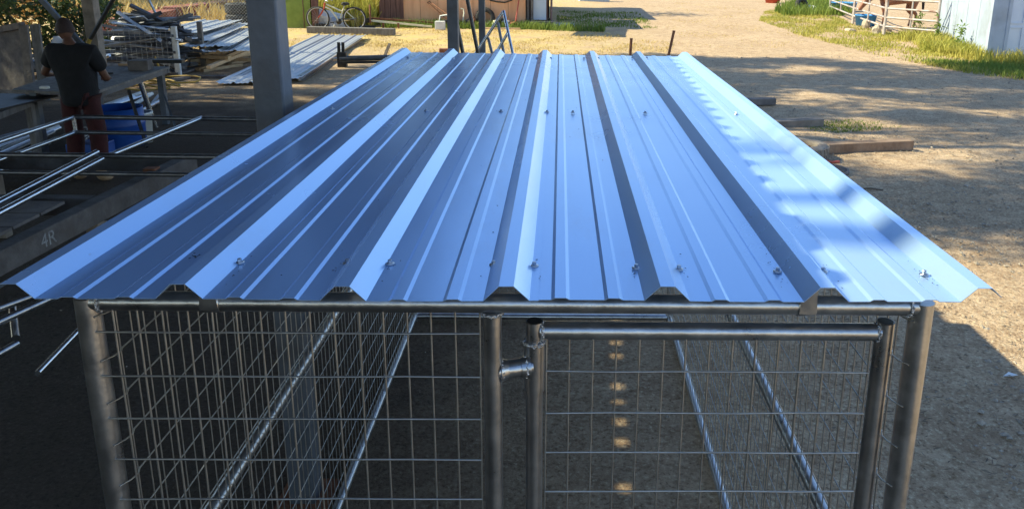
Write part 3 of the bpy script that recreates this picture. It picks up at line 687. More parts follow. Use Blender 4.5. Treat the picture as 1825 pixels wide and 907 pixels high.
for px, py, s, lab in ((1543, 52, (.16, .15, .25), 'tallest tan stone in front of the blue water tub'), (1560, 62, (.17, .15, .2), 'rounded tan stone beside the livestock panel post'), (1516, 58, (.18, .14, .1), 'low tan stone farthest left at the livestock panels'), (1583, 56, (.12, .1, .12), 'small tan stone behind the livestock panel post')):
    p = at(px, py); rock('stone', lab, (p.x, p.y, s[2]*.55), s, group='stones at the livestock panels')
q = at(1445, 22); rock('plastic_sack', 'pale crumpled sack beside the old tyre in the weeds', (q.x, q.y, .13), (.3, .25, .2), 'offwhite', 'sack')
# weeds by white shed
def weedplant(base, h, n, label):
    t = thing('tall_weed', label, 'weed', base); b = V(base); k = MB()
    top = b+V((rg.uniform(-.1, .1), rg.uniform(-.1, .1), h)); k.path([b, b.lerp(top, .5)+V((.03, 0, 0)), top], [.012, .009, .004], 6); k.build('stem', M['weed'], t)
    vs = [leaf_quads(b.lerp(top, rg.uniform(.15, 1))+V((rg.normal(0, .05), rg.normal(0, .05), 0)), (.12, .12, .1), 6, .14, .045) for i in range(n)]
    fast_mesh('leaves', np.concatenate(vs), 4, M['weed'], t)
for px, py, h, n, lab in ((1677, 78, .85, 16, 'tall leafy weed against the white shed wall, farther of two'), (1712, 92, .75, 14, 'tall leafy weed against the white shed wall, nearer of two'), (1640, 60, .7, 14, 'yellow-green weed at the last livestock panel')):
    p = at(px, py); weedplant((p.x-.15, p.y-.1, 0), h, n, lab)
# ================================================================== boards and rings in the yard
def board(name, label, a, b, w_, h, m, cat='board', group=None):
    a, b = V(a), V(b); o = MB().beam(a+V((0,0,h/2)), b+V((0,0,h/2)), w_, h)
    o = o.build(name, M[m], bevel=.006); return tag(o, label, cat, group)
YG = 'boards lying in the yard right of the kennel'
a = at(1400, 276); b = at(1625, 268); board('timber', 'thick brown timber lying on the dirt, nearest of the three boards', (a.x, a.y, 0), (b.x, b.y+.08, 0), .17, .13, 'timber', group=YG)
a = at(1330, 232); b = at(1461, 224); board('timber', 'grey plank lying beside low weeds, middle of the three boards', (a.x, a.y, 0), (b.x, b.y, 0), .2, .12, 'wood', group=YG)
a = at(1280, 188); b = at(1380, 186); board('timber', 'short dark board farthest back in the shaded yard', (a.x, a.y, 0), (b.x, b.y, 0), .14, .11, 'darkboard', group=YG)
q = at(1438, 290); tyre('car_tyre', 'worn grey-brown tyre lying flat against the thick timber', V((q.x+.0, q.y+.25, .1)), .33, .11, m='wood')
q = at(1472, 309); tub('flower_pot', 'round grey lid lying on the dirt under the roof edge', V((q.x, q.y, 0)), .24, .25, .06, 'darkboard', cat='lid')
q = at(1474, 292); tag(MB().path([q+V((-.12, 0, .02)), q+V((-.03, .04, .03)), q+V((.06, 0, .02)), q+V((.16, .03, .02))], .018, 8).build('red_strap', M['red']), 'short red strap beside the flat tyre', 'strap')
for px, py, lx, h, lab in ((1123, 101, .02, .42, 'short thin stake standing beyond the kennel roof'), (1191, 101, .12, .62, 'tall leaning stake beyond the kennel roof')):
    p = at(px, py); st_ = MB().tube(p, p+V((lx, .05, h)), .035, 8); st_.ring
    tag(st_.tube(p+V((lx, .05, h)), p+V((lx*1.02, .05, h+.03)), .04, 8).build('stake', M['rust']), lab, 'stake')
lf = at(1800, 671); tag(MB().add([lf+V((-.05,-.01,.01)), lf+V((-.01,-.025,.018)), lf+V((.05,.0,.012)), lf+V((0,.022,.02))], [(0,1,2,3)]).build('fallen_leaf', M['offwhite'], solid=.002), 'pale fallen leaf on the shaded dirt at right', 'leaf')
tw_ = at(1552, 339); tag(MB().path([tw_+V((-.1, .0, .012)), tw_+V((0, .01, .02)), tw_+V((.12, -.04, .012))], .009, 6).build('twig', M['bark']), 'dark twig on the dirt beyond the roof edge', 'twig')

# ================================================================== by the tan shed
bk = thing('bicycle', 'old step-through bicycle with red fork and cream frame', 'bicycle', (-7.0, 24.0, 0))
bw = [V(atY(566.5, 34.4, 24.05)), V(atY(631.7, 34.4, 24.05))]; BR = .36
for c in bw: c.z = BR
for c in bw:
    wh = MB().path([c+V((BR*math.cos(t), 0, BR*math.sin(t))) for t in np.linspace(0, 2*math.pi, 32, False)], .024, 6, True).build('wheel', M['rubber'], bk)
    MB().path([c+V(((BR-.03)*math.cos(t), 0, (BR-.03)*math.sin(t))) for t in np.linspace(0, 2*math.pi, 32, False)], .014, 6, True).build('rim', M['offwhite'], wh)
    s_ = MB()
    for i in range(16):
        t = 2*math.pi*i/16; s_.tube(c+V((0, .02*(-1)**i, 0)), c+V(((BR-.03)*math.cos(t), 0, (BR-.03)*math.sin(t))), .0025, 4, False)
    s_.build('spokes', M['tube'], wh); MB().tube(c+V((0, -.05, 0)), c+V((0, .05, 0)), .02, 8).build('hub', M['tube'], wh)
P_ = lambda x, y: atY(540+x/11.34, y/11.34, 24.05)
hd, hb, bb, stt, rw = P_(440, 60), P_(425, 175), P_(735, 440), P_(815, 180), bw[1]
MB().path([hd, hb, P_(375, 270), bw[0]], .026, 8).build('fork', M['red'], bk)
fr_ = MB(); fr_.tube(P_(470, 95), P_(800, 240), .024, 8); fr_.path([P_(450, 150), P_(560, 200), bb], .026, 8); fr_.tube(stt, bb, .022, 8); fr_.tube(bb, rw, .018, 8); fr_.tube(P_(820, 190), rw, .016, 8); fr_.build('frame', M['cream'], bk)
MB().path([hd, P_(440, 20), P_(480, -10)+V((0, -.25, 0)), P_(560, 30)+V((0, -.3, 0))], .016, 6).path([P_(440, 20), P_(470, -10)+V((0, .25, 0)), P_(540, 30)+V((0, .3, 0))], .016, 6).build('handlebar', M['tube'], bk)
sb = rock('saddle', 'x', (0, 0, 0), (.15, .1, .055), 'blacksteel'); del sb['label']; del sb['category']; sb.parent = bk; sb.location = P_(870, 85)-bk.location
MB().tube(stt, P_(850, 100), .014, 8).build('seat_post', M['tube'], bk)
MB().lathe([(.001, -.01), (.09, -.006), (.09, .006), (.001, .01)], 20, bb+V((0, -.05, 0)), rot_to((0, 1, 0))).build('chainring', M['blacksteel'], bk)
ck = MB(); ck.path([bb+V((0, -.07, 0)), P_(610, 455)+V((0, -.08, 0))], .012, 6); ck.box(P_(610, 455)+V((0, -.14, 0)), (.09, .1, .025)); ck.build('crank', M['blacksteel'], bk)
MB().tube(P_(600, 110)+V((0, 0, 0)), P_(630, 110), .02, 6).path([P_(880, 180), P_(1040, 170), P_(1160, 220)], .02, 6).build('mudguard', M['blacksteel'], bk)
MB().tube(P_(780, 385)+V((0,-.06,0)), P_(1040, 400)+V((0,-.06,0)), .02, 6).build('chain_guard', M['blacksteel'], bk)
gc = thing('green_cabinet', 'tall green painted cabinet with a red-brown board edge', 'cabinet', (-8.4, 24.6, 0))
MB().box((-8.46, 24.6, 1.0), (.98, .55, 2.0)).build('body', M['green'], gc, bevel=.01)
MB().box((-7.86, 24.46, 1.0), (.2, .3, 2.0), rz(.2)).build('side_board', M['brown'], gc, bevel=.008)
MB().box((-7.72, 24.4, .08), (.34, .3, .16), rz(.3)).build('foot_block', M['rubber'], gc, bevel=.02)
MB().box((-8.2, 24.315, 1.0), (.02, .02, 2.0)).build('panel_seam', M['brown'], gc)
q = at(585, 50); rock('plastic_sack', 'white plastic sacks heaped behind the bicycle front wheel', (q.x, 24.7, .22), (.5, .3, .38), 'offwhite', 'sack')
q = at(600, 52); rock('plastic_sack', 'grey crumpled sack under the bicycle frame', (q.x, 24.45, .13), (.3, .25, .2), 'tarp', 'sack')
a = at(548, 60); b = at(702, 64); board('railway_sleeper', 'long grey sleeper on the ground in front of the bicycle', (a.x, a.y+.1, 0), (b.x, b.y+.1, 0), .25, .2, 'greywood', 'sleeper')
q = at(660, 52); tag(MB().box((q.x-.05, q.y-.2, .06), (.5, .2, .12)).build('iron_block', M['blacksteel'], bevel=.03), 'small black iron block right of the bicycle', 'block')
tg = thing('trailer_tongue', 'rusty trailer tongue of two long bars before the brown boards', 'trailer tongue', (-5.6, 24.6, 0))
a, b = atY(657, 37, 24.6), atY(770, 48, 24.9); MB().beam(a, b, .05, .06).build('bar', M['cream'], tg)
MB().beam(a+V((.0,.3,.05)), b+V((0,.3,.10)), .05, .06).build('bar', M['rust'], tg); MB().box(a+V((0,.12,0)), (.12,.4,.14)).build('coupler', M['blacksteel'], tg)
for x in (.9, 1.9): MB().beam((a.x+x*.5, 24.7, 0), (a.x+x*.5, 24.7, .28-.05*x), .06, .06).build('leg', M['rust'], tg)
MB().tube(atY(660, 42, 24.4), atY(659, 9, 24.6), .03, 6).build('jack_pole', M['rust'], tg)
# clutter along the shed
q = at(784, 54); tag(MB().box((q.x, q.y+.1, .14), (.32, .2, .28)).build('foam_block', M['offwhite'], bevel=.015), 'white block on the ground against the tan shed', 'block')
q = at(799, 50); tag(MB().tube((q.x, 25.6, 0), (q.x+.05, 25.7, .66), .08, 14).build('white_pipe', M['offwhite']), 'short fat white pipe standing by the tan shed', 'pipe')
hdl = thing('hand_truck', 'leaning hand truck handle against the tan shed', 'hand truck', (-3.9, 25.5, 0))
a0, a1, b0, b1 = atY(762, 5, 25.85), atY(765, 3, 25.85), atY(800, 38, 25.4), atY(803, 31, 25.5)
MB().path([b0, a0, a1, b1], .022, 8).build('handle', M['rust'], hdl); MB().box((b0.x+.05, 25.4, .14), (.5, .3, .25), rz(.3)).build('base', M['blacksteel'], hdl, bevel=.03)
MB().path([(b0.x-.35, 25.5, .1), (b0.x-.3, 25.5, .38), (b0.x-.05, 25.5, .42)], .03, 8).build('guard', M['offwhite'], hdl)
pf = thing('copper_frame', 'small bent copper pipe frame by the tan shed', 'pipe frame', (-2.9, 25.6, 0))
MB().path([atY(824, 46, 25.6), atY(827, 24, 25.7), atY(826, 17, 25.75), atY(821, 16, 25.75)], .025, 8).build('bend', M['cream'], pf)
sv = MB().tube(atY(918, 46, 25.6), atY(926, -8, 25.92), .022, 8)
sho = thing('shovel', 'rust-red long handle leaning on the tan shed by the door', 'tool', atY(918, 46, 25.6)); sv.build('handle', M['red'], sho); MB().box(atY(917, 48, 25.55), (.2, .04, .26), Matrix.Rotation(.3, 3, 'X')).build('blade', M['rust'], sho)
hs = thing('hose', 'grey hose looped on the tan shed wall', 'hose', (-2.2, 25.95, .9)); MB().path([atY(x, y, 25.93) for x, y in ((868, -3), (874, 1), (886, 4), (900, 5), (912, 1), (917, -5))], .022, 8).build('loop', M['rubber'], hs)
rnd = np.random.RandomState(11)
for k, (px, m, lab) in enumerate(((832, 'blacksteel', 'black engine part against the tan shed behind the copper pipe'), (840, 'rust', 'rusty gear lump left of the leaning tyre'), (878, 'cream', 'cream metal can right of the leaning tyre'), (890, 'blacksteel', 'black bracket pile below the pipe rack'), (901, 'concrete', 'grey block under the shovel handle'), (910, 'rust', 'rusty box at the foot of the shovel'))):
    q = at(px, 53); t = thing('scrap_part', lab, 'scrap', (q.x, 25.5, 0))
    for j in range(4): MB().box((q.x+rnd.uniform(-.1, .1), 25.5+rnd.uniform(-.1, .1), rnd.uniform(.06, .3)), (rnd.uniform(.06, .26), rnd.uniform(.06, .26), rnd.uniform(.05, .2)), Euler(rnd.uniform(-.6, .6, 3)).to_matrix()).build('piece', M[m], t, bevel=.012)
a, b = at(856, 57), at(925, 58); board('plank', 'long pale plank lying along the base of the tan shed', (a.x, 25.0, .0), (b.x, 25.0, .0), .1, .06, 'lumber', 'plank')
# frame leaning on the canopy posts behind the kennel
lean = thing('pipe_rack', 'bent pipe rack of steel tubes beyond the kennel roof', 'pipe rack', (-.9, 9.6, 0))
Q = lambda x, y, Y: atY(740+x/8.245, y/8.245, Y)
t1 = Q(1300, 170, 9.3); m1 = Q(1365, 480, 9.0); bt = Q(1440, 830, 8.7)
MB().tube(t1, Q(820, 830, 9.3)+V((-.06, 0, -.15)), .021, 10).build('tube', M['shinytube'], lean); MB().tube(t1, m1, .02, 10).build('tube', M['shinytube'], lean)
for p, q_ in ((m1, bt), (m1, Q(1180, 800, 9.0)), (Q(1215, 340, 9.25), Q(1310, 830, 9.1)), (Q(1070, 560, 9.3), Q(1140, 830, 9.2))):
    q2 = q_+(q_-p).normalized()*(max(0, q_.z-.02)/max(.05, -(q_-p).normalized().z)); MB().tube(p, q2, .02, 10).build('tube', M['darkpipe'] if p != m1 else M['shinytube'], lean)
for p, q_, lab in ((Q(530, -40, 7.3), Q(710, 830, 7.9), 'steel tube leaning against the canopy post beyond the kennel, left one'), (Q(760, -40, 7.6), Q(930, 830, 8.4), 'steel tube leaning between the two far canopy posts')):
    d = (q_-p).normalized(); tag(MB().tube(p-d*1.2, q_+d*((q_.z)/-d.z), .024, 12).build('steel_tube', M['shinytube']), lab, 'tube')
# ================================================================== left: work area under the canopy
def P2(px, py, z): return at(px, py, z)
# pipe frames lying on the bench
fA = thing('gate_frame', 'upper rectangular steel pipe frame lying level beside the worker', 'pipe frame', (-3.4, 5.1, .9))
yF, yN, zA = 5.83, 4.40, .90
for a, b, m in (((-4.47, yF, zA), (-1.75, yF-.03, zA), 'darkpipe'), ((-4.47, yN, zA), (-1.75, yN, zA), 'darkpipe'), ((-4.47, yF, zA), (-4.47, yN, zA), 'shinytube'), ((-3.27, yF, zA+.004), (-3.34, yN, zA+.004), 'shinytube'), ((-1.75, yF-.03, zA), (-1.75, yN, zA), 'shinytube')):
    MB().tube(a, b, .0215, 14).build('tube', M[m], fA)
fB = thing('gate_frame', 'lower steel pipe frame stacked under the other beside the worker', 'pipe frame', (-3.4, 5.1, .76))
zB = .765
for a, b, m in (((-4.44, yF-.06, zB), (-1.8, yF-.08, zB), 'darkpipe'), ((-4.44, yF-.06, zB), (-4.44, yN-.02, zB), 'shinytube'), ((-4.44, yN-.02, zB), (-1.8, yN-.05, zB), 'darkpipe'), ((-1.8, yF-.08, zB), (-1.8, yN-.05, zB), 'shinytube'), ((-4.455, yF-.03, zB), (-4.455, yF-.03, zA), 'shinytube'), ((-4.455, yN+.02, zB), (-4.455, yN+.02, zA), 'shinytube')):
    MB().tube(a, b, .0185, 14).build('tube', M[m], fB)
for a, b, lab in (((-3.45, 4.42, .925), (-3.50, 1.9, .775), 'bright steel tube slanting to the left edge, upper of the pair'), ((-3.33, 4.27, .91), (-3.40, 1.9, .765), 'bright steel tube slanting to the left edge, lower of the pair'),
                  ((-3.61, 4.75, .30), (-3.57, 5.8, .33), 'thin bright tube under the wooden beam'), ((-2.58, 2.20, .30), (-2.74, 3.35, .31), 'short bright tube jutting out left of the kennel post')):
    o = MB().tube(a, b, .0215 if 'pair' in lab else .017, 14); o.build
    tag(o.build('steel_tube', M['shinytube']), lab, 'tube')
bench = thing('timber_bench', 'heavy timber bench carrying the steel pipe frames, marked 4R in chalk', 'bench', (-3.6, 3.4, 0))
sbm = MB().beam((-3.09, 5.16, .655), (-3.25, 1.3, .655), .11, .15).build('side_beam', M['beamwood'], bench, bevel=.008)
MB().beam((-4.75, 5.10, .66), (-3.17, 5.10, .66), .10, .13).build('cross_beam', M['beamwood'], bench, bevel=.008)
MB().beam((-4.75, 3.92, .655), (-3.22, 3.92, .655), .10, .13).build('cross_beam', M['beamwood'], bench, bevel=.008)
MB().beam((-4.75, 5.1, .655), (-4.75, 1.3, .655), .1, .14).build('side_beam', M['beamwood'], bench, bevel=.008)
for i in range(9):
    y = 1.45+.27*i; MB().box((-4.0, y, .735), (1.38, .255, .02)).build('deck_board', M['darkboard'], bench)
for x, y in ((-3.13, 5.0), (-4.7, 5.0), (-3.22, 1.6), (-4.7, 1.6), (-3.16, 3.8), (-4.72, 3.95)): MB().box((x, y, .29), (.09, .09, .58)).build('leg', M['wood'], bench, bevel=.006)
for y in (4.63, 2.55): MB().box((-3.16, y, .69), (.1, .09, .11)).build('cleat', M['rust'], bench, bevel=.006)
def text_part(txt, size, mw, m, par, name):
    cu = bpy.data.curves.new(name, 'FONT'); cu.body = txt; cu.size = size; cu.extrude = .0008; cu.align_x = 'CENTER'
    to = bpy.data.objects.new('tmp', cu); C.objects.link(to); bpy.context.view_layer.update()
    me = bpy.data.meshes.new_from_object(to.evaluated_get(bpy.context.evaluated_depsgraph_get())); bpy.data.objects.remove(to)
    q = par
    while q.parent: q = q.parent
    me.transform(Matrix.Translation(-q.location) @ mw); me.materials.clear(); me.materials.append(M[m])
    o = bpy.data.objects.new(name, me); C.objects.link(o); o.parent = par; return o
dirv = V((-3.09, 5.16, 0))-V((-3.25, 1.3, 0)); dirv.normalize(); nrmv = V((dirv.y, -dirv.x, 0))
tp = V((-3.09, 5.16, .615))+dirv*-1.93+nrmv*.0565
text_part('4R', .13, Matrix.Translation(tp) @ Matrix((dirv, V((0,0,1)), nrmv)).transposed().to_4x4(), 'chalk', sbm, 'chalk_mark')
fC = thing('gate_frame', 'dull steel pipe frame low at the left edge under the bench', 'pipe frame', (-3.2, 2.6, .5))
for a, b in ((P2(-20, 556, .55), P2(100, 512, .55)), (P2(-20, 582, .52), P2(112, 522, .52)), (P2(22, 545, .5), P2(28, 602, .42)), (P2(-20, 640, .42), P2(30, 612, .42))):
    MB().tube(a, b, .02, 12).build('tube', M['tube'], fC)
ORD = {1: 'the', 2: 'second', 3: 'third', 4: 'fourth', 5: 'fifth', 6: 'sixth', 7: 'seventh', 8: 'eighth', 9: 'ninth', 10: 'tenth', 11: 'eleventh', 12: 'twelfth', 13: 'thirteenth'}
# small loose steel at the left
for k, (a, b, m) in enumerate((((0, 300), (104, 232), 'offwhite'), ((0, 312), (108, 240), 'tube'), ((10, 318), (98, 252), 'darkpipe'), ((0, 286), (70, 244), 'tube'), ((0, 330), (90, 266), 'offwhite'), ((4, 340), (60, 300), 'tube'), ((0, 262), (60, 238), 'darkpipe'))):
    p, q = at(*a), at(*b); z = .04+.03*(k % 3)
    tag(MB().tube((p.x-.3, p.y-.3, z), (q.x, q.y, z+.02), .028, 10).build('scrap_pipe', M[m]), ORD[(3, 4, 5, 2, 6, 7, 1)[k]]+' farthest '+{'offwhite': 'pale', 'tube': 'grey steel', 'darkpipe': 'dark'}[m]+' pipe of the heap on the floor at the left edge', 'pipe', 'pipes heaped at the left edge')
# side table at far left
stb = thing('side_table', 'small grey steel side table left of the worker', 'table', (-5.9, 6.9, 0))
tb_ = [atY(-30, 217, 6.6), atY(52, 185, 7.6)]
MB().beam(tb_[0], tb_[1], .05, .07).build('rail', M['greywood'], stb)
MB().beam(tb_[0]+V((-.8, .2, 0)), tb_[1]+V((-.8, .2, 0)), .05, .07).build('rail', M['greywood'], stb); MB().beam(tb_[1]+V((-.8, .2, 0)), tb_[1], .05, .07).build('rail', M['greywood'], stb)
for p in (tb_[1], tb_[1]+V((-.8, .2, 0)), tb_[0]): MB().beam(p, V((p.x, p.y, 0)), .07, .07, (1, 0, 0)).build('leg', M['greywood'], stb)
MB().box((tb_[1]+tb_[0])/2+V((-.42, .1, .05)), (.9, 1.4, .02), rz(-.1)).build('top', M['blacksteel'], stb)
rock('rag', 'pale rag lying on the side table at left', atY(80, 156, 7.6), (.05, .05, .02), 'offwhite', 'rag')
# leaning door frame
df = thing('door_frame', 'grey wooden door frame with dark panel at the left edge', 'door frame', (-9.6, 12, 0))
c0, c1 = atY(-40, 60, 12), atY(42, 45, 11.6)
MB().beam(c0, c1, .06, .10).build('top_rail', M['darkboard'], df)
for p, w_ in ((c1, .13), (c0, .12)): MB().beam(p, V((p.x+.08, p.y-.2, 0)), .06, w_, (1, 0, 0)).build('stile', M['darkboard'], df)
MB().add([c0+V((0,.05,0)), c1+V((0,.05,0)), V((c1.x+.08, c1.y-.1, .1)), V((c0.x+.08, c0.y-.1, .1))], [(0,1,2,3)]).build('panel', M['darkboard'], df, solid=.02)
MB().beam(V((c1.x+.25, c1.y-.1, c1.z+.02)), V((c1.x+.36, c1.y-.3, 0)), .05, .14, (1, 0, 0)).build('trim', M['greywood'], df)
# timber post and leaning struts
wp = thing('timber_post', 'pale square timber post behind the worker', 'post', V((-8.35, 12.6, 0)))
MB().beam(atY(174, 118, 12.6)+V((.02, 0, -.9)), atY(162, -60, 12.6)+V((-.1, 0, 1.6)), .2, .2, (1, 0, 0)).build('shaft', M['wood'], wp, bevel=.01)
MB().tube(atY(207, -10, 12.2), atY(158, 76, 12.2), .035, 8).build('strut', M['blacksteel'], wp); MB().tube(atY(160, 70, 12.19), atY(155, 82, 12.19), .04, 8).build('collar', M['yellow'], wp)
ch = MB(); a, b = atY(65, -10, 12.3), atY(150, 84, 12.3); ch.beam(a, b, .03, .10).beam(a+V((.05, -.03, .0)), b+V((.05, -.03, 0)), .05, .03)
tag(ch.build('steel_channel', M['steelpost']), 'grey steel channel slanting behind the worker', 'channel')
# main work table
wt = thing('work_table', 'steel work table with worn grey plywood top behind the worker', 'table', (-6.1, 8.8, 0))
tn, tf, tl, tln = at(163, 166, .82), at(302, 119, .82), at(150, 117, .82), at(20, 160, .82)
b = MB(); q4 = [tn, tf, tl, tln]
b.add([p+V((0,0,0)) for p in q4]+[p-V((0,0,.03)) for p in q4], [(0,1,2,3), (7,6,5,4), (0,4,5,1), (1,5,6,2), (2,6,7,3), (3,7,4,0)]); b.build('top', M['greywood'], wt)
MB().beam(tn-V((.03,0,.06)), tf-V((.03,0,.06)), .04, .06).build('apron', M['steelpost'], wt); MB().beam(tf-V((.0,.04,.06)), tl-V((0,.04,.06)), .04, .06).build('apron', M['steelpost'], wt)
for p in (tf+V((-.08, -.12, 0)), tn+V((-.12, .15, 0)), tl+V((.2, -.1, 0)), tln+V((.2, .1, 0))): MB().box((p.x, p.y, .39), (.08, .08, .78)).build('leg', M['steelpost'], wt)
MB().tube((tf.x-.18, tf.y-.5, .7), (tf.x-.12, tf.y-.35, 0), .035, 10).build('brace', M['shinytube'], wt)
MB().beam((tf.x-.1, tf.y-.1, .5), (tf.x+.25, tf.y-.5, 0), .025, .03).build('brace', M['steelpost'], wt); MB().beam((tn.x+.1, tn.y+.6, .75), (tn.x+.4, tn.y+.3, .1), .03, .04).build('brace', M['blacksteel'], wt)
p = at(241, 128, .82); tag(MB().box(p+V((0, .15, .07)), (.26, .2, .14), rz(.15)).build('wood_block', M['darkboard'], bevel=.008), 'dark wooden block on the work table', 'block')
p = at(262, 121, .82); tag(MB().box(p+V((0.05, .45, .035)), (.5, .12, .05), rz(.05)).build('flat_bar', M['blacksteel']), 'black steel flat bar on the far side of the work table', 'bar')
p = at(222, 122, .82); tag(MB().box(p+V((0, .3, .02)), (.4, .18, .03), rz(.1)).build('offcut_board', M['lumber']), 'pale offcut board beside the dark block on the work table', 'board')
p = at(190, 134, .82); tag(MB().box(p+V((0, 0, .02)), (.16, .03, .025), rz(.3)).build('pliers', M['blacksteel'], bevel=.005), 'small black tool lying on the work table', 'tool')
# barrels
p = at(196, 268); br = thing('barrel', 'cut-down blue plastic barrel behind the pipe frames', 'barrel', (p.x, p.y+.05, 0))
MB().lathe([(.001, .01), (.29, .01), (.305, .05), (.31, .28), (.32, .30), (.31, .32), (.305, .5), (.285, .5), (.28, .03), (.001, .03)], 32, (p.x, p.y+.25, 0)).build('body', M['blue'], br)
p2 = at(246, 256); tub('bucket', 'white plastic bucket beside the blue barrel', V((p2.x+.0, p2.y+.1, 0)), .13, .155, .40, 'offwhite', cat='bucket')
p3_ = at(186, 268)
bits = thing('pipe_fittings', 'pipe fittings heaped in a small blue crate by the barrel', 'fittings', (p3_.x, p3_.y-.3, 0)); MB().box((p3_.x+.02, p3_.y-.3, .09), (.42, .3, .18)).build('crate', M['blue'], bits, bevel=.01)
for k in range(9):
    c = V((p3_.x+rnd.uniform(-.16, .16), p3_.y-.3+rnd.uniform(-.1, .1), .24+rnd.uniform(0, .08))); MB().path([c+V((.035*math.cos(t), .01*math.sin(3*t), .035*math.sin(t))) for t in np.linspace(0, 6.28, 12, False)], .012, 6, True).build('ring', M['tube'], bits)
# pipes under the table and yellow straps
for k, (a, b, m) in enumerate((((172, 200), (256, 172), 'offwhite'), ((176, 206), (240, 184), 'tube'), ((205, 200), (268, 176), 'tube'), ((216, 207), (272, 178), 'offwhite'), ((255, 207), (290, 186), 'tube'), ((172, 212), (212, 202), 'offwhite'), ((262, 205), (286, 176), 'darkpipe'))):
    p, q = at(*a), at(*b); tag(MB().tube((p.x, p.y, .05+.03*(k % 3)), (q.x, q.y, .07+.03*(k % 2)), .032, 10).build('scrap_pipe', M[m]), ORD[(2, 3, 4, 5, 6, 1, 7)[k]]+' leftmost '+{'offwhite': 'pale', 'tube': 'grey steel', 'darkpipe': 'dark'}[m]+' pipe on the floor under the work table', 'pipe', 'pipes under the work table')
yh = thing('yellow_hose', 'yellow hose coiled on the floor past the work table', 'hose', at(268, 158))
p = at(268, 158)
for k in range(4): MB().path([p+V((rnd.normal(0, .02)+(.42+.07*k)*math.cos(t+k)+.12*k-.2, .3*math.sin(t)+.09*k, .03+.035*k+.03*math.sin(2*t+k))) for t in np.linspace(0, 6.28, 20, False)], .015, 6, True).build('coil', M['yellow'], yh)
MB().path([p+V((-.3, 0, .1)), p+V((-.25, .05, .4)), p+V((-.05, .1, .3)), p+V((.1, .1, .55)), p+V((.2, .1, .2))], .022, 6).build('loop', M['yellow'], yh)
# scrap rack full of steel offcuts
rk = thing('scrap_rack', 'wire-sided rack heaped with steel offcuts', 'rack', (-8.0, 14.2, 0))
rx0, rx1, ry0, ry1 = -9.0, -7.36, 13.9, 15.0
for x, y, m in ((rx1, ry0, 'offwhite'), (rx1, ry1, 'wood'), (rx0, ry0, 'wood'), (rx0, ry1, 'wood')): MB().box((x, y, .5), (.09, .07, 1.0)).build('post', M[m], rk)
for z in (.08, .5, .82): MB().beam((rx0, ry0-.04, z), (rx1, ry0-.04, z), .03, .05).build('rail', M['steelpost'], rk)
MB().box(((rx0+rx1)/2, (ry0+ry1)/2, .06), (rx1-rx0, ry1-ry0, .04)).build('floor', M['darkboard'], rk)
tag(mesh_panel((rx0, ry0-.06, .1), (1,0,0), 16, .1, (0,0,1), 8, .1, .004, 4, (0,-1,0)).build('wire_mesh', M['wire'], rk), kind='stuff')
def channel(L, w_, h, t=.006):
    b = MB(); b.box((0, 0, 0), (L, w_, t)); b.box((0, -w_/2+t/2, h/2), (L, t, h)); b.box((0, w_/2-t/2, h/2), (L, t, h)); return b
protos = [channel(1.2, .1, .05), channel(.9, .07, .07), MB().box((0,0,0), (1.3, .06, .06)), MB().box((0,0,0), (1.0, .1, .02)), MB().tube((-.6,0,0), (.6,0,0), .03, 10)]
pm_ = ['offcut', 'steelpost', 'darkpipe', 'offcut', 'tube']; made = {}
for k in range(84):
    i = k % 5
    if i not in made: made[i] = protos[i].build('steel_offcut', M[pm_[i]]); o = made[i]
    else: o = made[i].copy(); C.objects.link(o)
    lay = k/84; z = .12+1.0*lay; hw = .30 if lay < .7 else .24
    o.location = (-8.15+rnd.normal(0, hw), 14.4+rnd.uniform(-.4, .5), z+rnd.uniform(-.04, .04))
    o.rotation_euler = (rnd.normal(0, .5), rnd.normal(0, .12+.25*(lay > .85)), rnd.normal(.1, .35))
    tag(o, 'grey steel offcut heaped in the scrap rack', 'steel offcut', 'steel offcuts in the scrap rack')
for k in range(22):
    o = made[k % 5].copy(); C.objects.link(o); o.location = (-9.5+rnd.normal(0, .45), 13.4+rnd.uniform(-.5, .6), .08+.4*rnd.uniform(0, 1)); o.rotation_euler = (rnd.normal(0, .5), rnd.normal(0, .35), rnd.uniform(-1, 1))
    tag(o, 'steel offcut strewn left of the scrap rack', 'steel offcut', 'steel offcuts left of the rack')
rock('tarp_bundle', 'crumpled silver tarp bundle left of the scrap rack', (-9.5, 14.1, .34), (.4, .3, .36), 'tarp', 'tarp')
